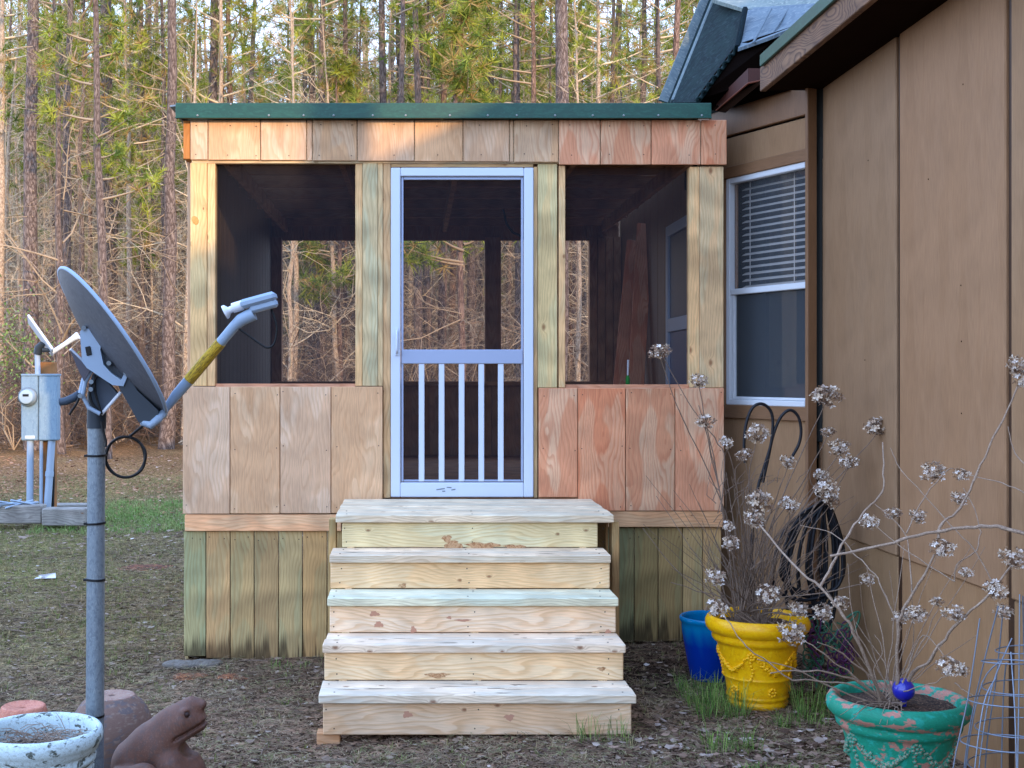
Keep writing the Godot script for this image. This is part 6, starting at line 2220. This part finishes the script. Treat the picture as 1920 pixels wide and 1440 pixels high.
		if u < 0.66:
			var pick := q.randi() % 5
			var look: String = ["rough grey pine", "slim grey pine", "stout grey pine", "thin pale-barked pine", "straight brown pine"][pick]
			plant(pines[pick], "pine_tree", "%s %s, %s" % [look, row, place], "tree", x, -z, Vector3(sc * q.randf_range(0.65, 1.0), sc, sc * q.randf_range(0.65, 1.0)), q.randf() * TAU, "%ss %s %s" % [look, row, place], q.randfn() * 0.012)
		elif u < 0.70:
			plant(young[q.randi() % 3], "young_pine", "young green pine %s, %s" % [row, place], "tree", x, -z, Vector3(sc, sc, sc), q.randf() * TAU, "young pines %s %s" % [row, place], q.randfn() * 0.02)
		else:
			var pick := q.randi() % 4
			var look: String = ["tall bare pale sapling", "bare pale sapling", "short bare pale sapling", "tall bare grey tree"][pick]
			plant(bare[pick], "bare_sapling", "%s %s, %s" % [look, row, place], "tree", x, -z, Vector3(sc, sc, sc), q.randf() * TAU, "%ss %s %s" % [look, row, place], q.randfn() * 0.04)
	# woods too deep to tell the trees apart
	var places := []
	var cols := PackedColorArray()
	var tones := [lin(170, 140, 114), lin(126, 104, 92), lin(200, 172, 140), lin(104, 86, 78), lin(180, 154, 128)]
	for k in 900:
		var z := lerpf(76.0, 150.0, pow(q.randf(), 1.2))
		var x := q.randf_range(-0.36 * z - 4.0, 0.26 * z + 4.0)
		var sc := q.randf_range(0.8, 1.25)
		places.append(Transform3D((Basis(Vector3.BACK, q.randfn() * 0.02) * Basis(Vector3.UP, q.randf() * TAU)) * Basis.from_scale(Vector3(sc * 1.1, sc, sc * 1.1)), Vector3(x, -0.2, -z)))
		cols.append(tones[q.randi() % 5])
	scatter(self, "far_woods", trunk(21.0, 0.17, 401, 0.3, 7).mesh(), M.brush, places, cols)
	var half := []
	for k in places.size():
		half.append(places[k])
	half = half.filter(func(t): return fmod(absf(t.origin.x) * 7.31, 1.0) < 0.6)
	scatter(self, "far_canopy", make_pine(402, 21.0, 0.1, 0.6, 20, 5, 0).crown.mesh(), M.needles, half)
	# bare tops of the trees behind
	for v in 2:
		places = []
		cols = PackedColorArray()
		for k in 420:
			var z := lerpf(70.0, 140.0, pow(q.randf(), 1.2))
			var x := q.randf_range(-0.36 * z - 4.0, 0.26 * z + 4.0)
			var sc := q.randf_range(1.2, 1.9)
			places.append(Transform3D(Basis(Vector3.UP, q.randf() * TAU).scaled(Vector3(sc * 1.3, sc, sc * 1.3)), Vector3(x, -0.2, -z)))
			cols.append([lin(178, 152, 122), lin(148, 124, 102), lin(204, 178, 146), lin(128, 106, 90)][q.randi() % 4])
		scatter(self, "far_branches", make_bare(420 + v, 15.0, 0.14).limbs.mesh(), M.brush, places, cols)
	# tangled undergrowth of bare stems and vines
	var variants := []
	for v in 3:
		var g := Geo.new()
		var r := RandomNumberGenerator.new()
		r.seed = 500 + v
		for k in 16:
			var c := Vector3(r.randfn() * 0.9, 0, r.randfn() * 0.7)
			branch(g, c + Vector3(0, r.randf_range(-0.2, 2.4) * (k % 2), 0), Vector3(r.randfn() * 0.9, 0.7, r.randfn() * 0.9).normalized(), r.randf_range(1.0, 2.8), r.randf_range(0.006, 0.016), 2, r, -0.05)
		variants.append(g.mesh())
	for v in 3:
		places = []
		cols = PackedColorArray()
		for k in 190:
			var z := lerpf(33.0, 105.0, pow(q.randf(), 1.35))
			var x := q.randf_range(-0.35 * z - 3.0, 0.26 * z + 3.0)
			var sc := q.randf_range(0.7, 1.5) * (1.0 if z < 60.0 else 1.7)
			places.append(Transform3D(Basis(Vector3.UP, q.randf() * TAU).scaled(Vector3(sc, sc * q.randf_range(0.8, 1.3), sc)), Vector3(x, -0.1, -z)))
			cols.append([lin(148, 120, 96), lin(112, 90, 76), lin(198, 170, 138), lin(94, 78, 68), lin(130, 106, 88)][q.randi() % 5])
		scatter(self, "undergrowth", variants[v], M.brush, places, cols)
	# a green holly bush at the left edge
	var hb := Geo.new()
	var r2 := RandomNumberGenerator.new()
	r2.seed = 77
	for k in 900:
		var p := Vector3(r2.randfn() * 0.5, 1.0 + r2.randfn() * 0.6, r2.randfn() * 0.4)
		hb.col = lin(70, 104, 46).lerp(lin(140, 160, 84), r2.randf())
		var d := Vector3(r2.randfn(), r2.randfn(), r2.randfn()).normalized() * 0.09
		var s := d.cross(Vector3.UP).normalized() * 0.03
		hb.tri(p - s, p + s, p + d)
	var c := at(26, 640, 31.0)
	var bush_ := thing("evergreen_shrub", "small green leafy shrub at the left edge below the reddish trunk", "shrub", Vector3(c.x, 0, c.z))
	part_mesh(bush_, "leaves", hb.mesh(), M.needles, Vector3(0, 1.3, 0)).set_meta("kind", "stuff")
	var st := Geo.new()
	for k in 5:
		branch(st, Vector3(0, -0.1, 0), Vector3(r2.randfn() * 0.3, 1, r2.randfn() * 0.3).normalized(), 2.4, 0.02, 1, r2, 0.0)
	part_mesh(bush_, "stems", st.mesh(), M.twig)
	for d in pines + young + bare + [fluffy, leaning]:
		if d.has("proto"):
			d.proto.free()


# ------------------------------------------------------------------ scene
func _ready() -> void:
	rng.seed = 20240311
	noise_a.seed = 5
	noise_a.frequency = 0.01
	noise_b.seed = 9
	noise_b.frequency = 0.01
	var cam := Camera3D.new()
	cam.name = "camera"
	cam.projection = Camera3D.PROJECTION_FRUSTUM
	cam.near = 0.05
	cam.far = 600.0
	cam.size = 2.0 * 0.05 * 720.0 / F
	cam.frustum_offset = Vector2((960.0 - PX) / F, (PY - 720.0) / F) * 0.05
	cam.position = Vector3(0, EYE, 0)
	add_child(cam)
	var sky := ProceduralSkyMaterial.new()
	sky.sky_top_color = Color(0.6, 0.71, 0.9)
	sky.sky_horizon_color = Color(0.8, 0.875, 0.98)
	sky.sky_curve = 0.22
	sky.ground_bottom_color = Color(0.2, 0.18, 0.16)
	sky.ground_horizon_color = Color(0.5, 0.55, 0.6)
	sky.sky_energy_multiplier = 1.7
	var env := Environment.new()
	env.background_mode = Environment.BG_SKY
	env.sky = Sky.new()
	env.sky.sky_material = sky
	env.tonemap_mode = Environment.TONE_MAPPER_LINEAR
	env.tonemap_exposure = 1.36
	env.sdfgi_enabled = true
	env.ssao_enabled = true
	env.ssil_enabled = true
	var we := WorldEnvironment.new()
	we.name = "world"
	we.environment = env
	add_child(we)
	var sun := DirectionalLight3D.new()
	sun.name = "sun"
	sun.light_energy = 1.0
	sun.light_color = Color(1.0, 0.87, 0.7)
	sun.light_angular_distance = 0.5
	sun.shadow_enabled = true
	sun.look_at_from_position(Vector3(0.4, 0.2, 1.0) * 30.0, Vector3.ZERO)
	add_child(sun)
	make_materials()
	build_ground()
	build_woods()
	build_house()
	build_porch()
	build_stairs()
	build_dish()
	build_meter()
	build_pots()
	build_frog()
	build_bushes()
	build_wall_things()
	build_ground_cover()
	for e in [["lawn_grass", "short thin olive and straw coloured grass on the lawn", "grass"], ["fallen_leaves", "small brown fallen leaves strewn over the ground", "leaves"], ["loose_straw", "loose pine straw and dead grass lying on the soil", "straw"], ["fallen_twigs", "short dead twigs scattered on the ground", "twigs"], ["far_woods", "far tree trunks deep behind the nearer pines", "woods"], ["far_canopy", "needle tops of the far trees", "woods"], ["far_branches", "bare branches of the far trees", "woods"], ["undergrowth", "tangled bare stems growing between the trunks of the wood", "undergrowth"]]:
		for o in get_children():
			if String(o.name).begins_with(e[0]):
				tag(o, e[1], e[2], e[1] if e[0] in ["far_branches", "undergrowth"] else "", "stuff")
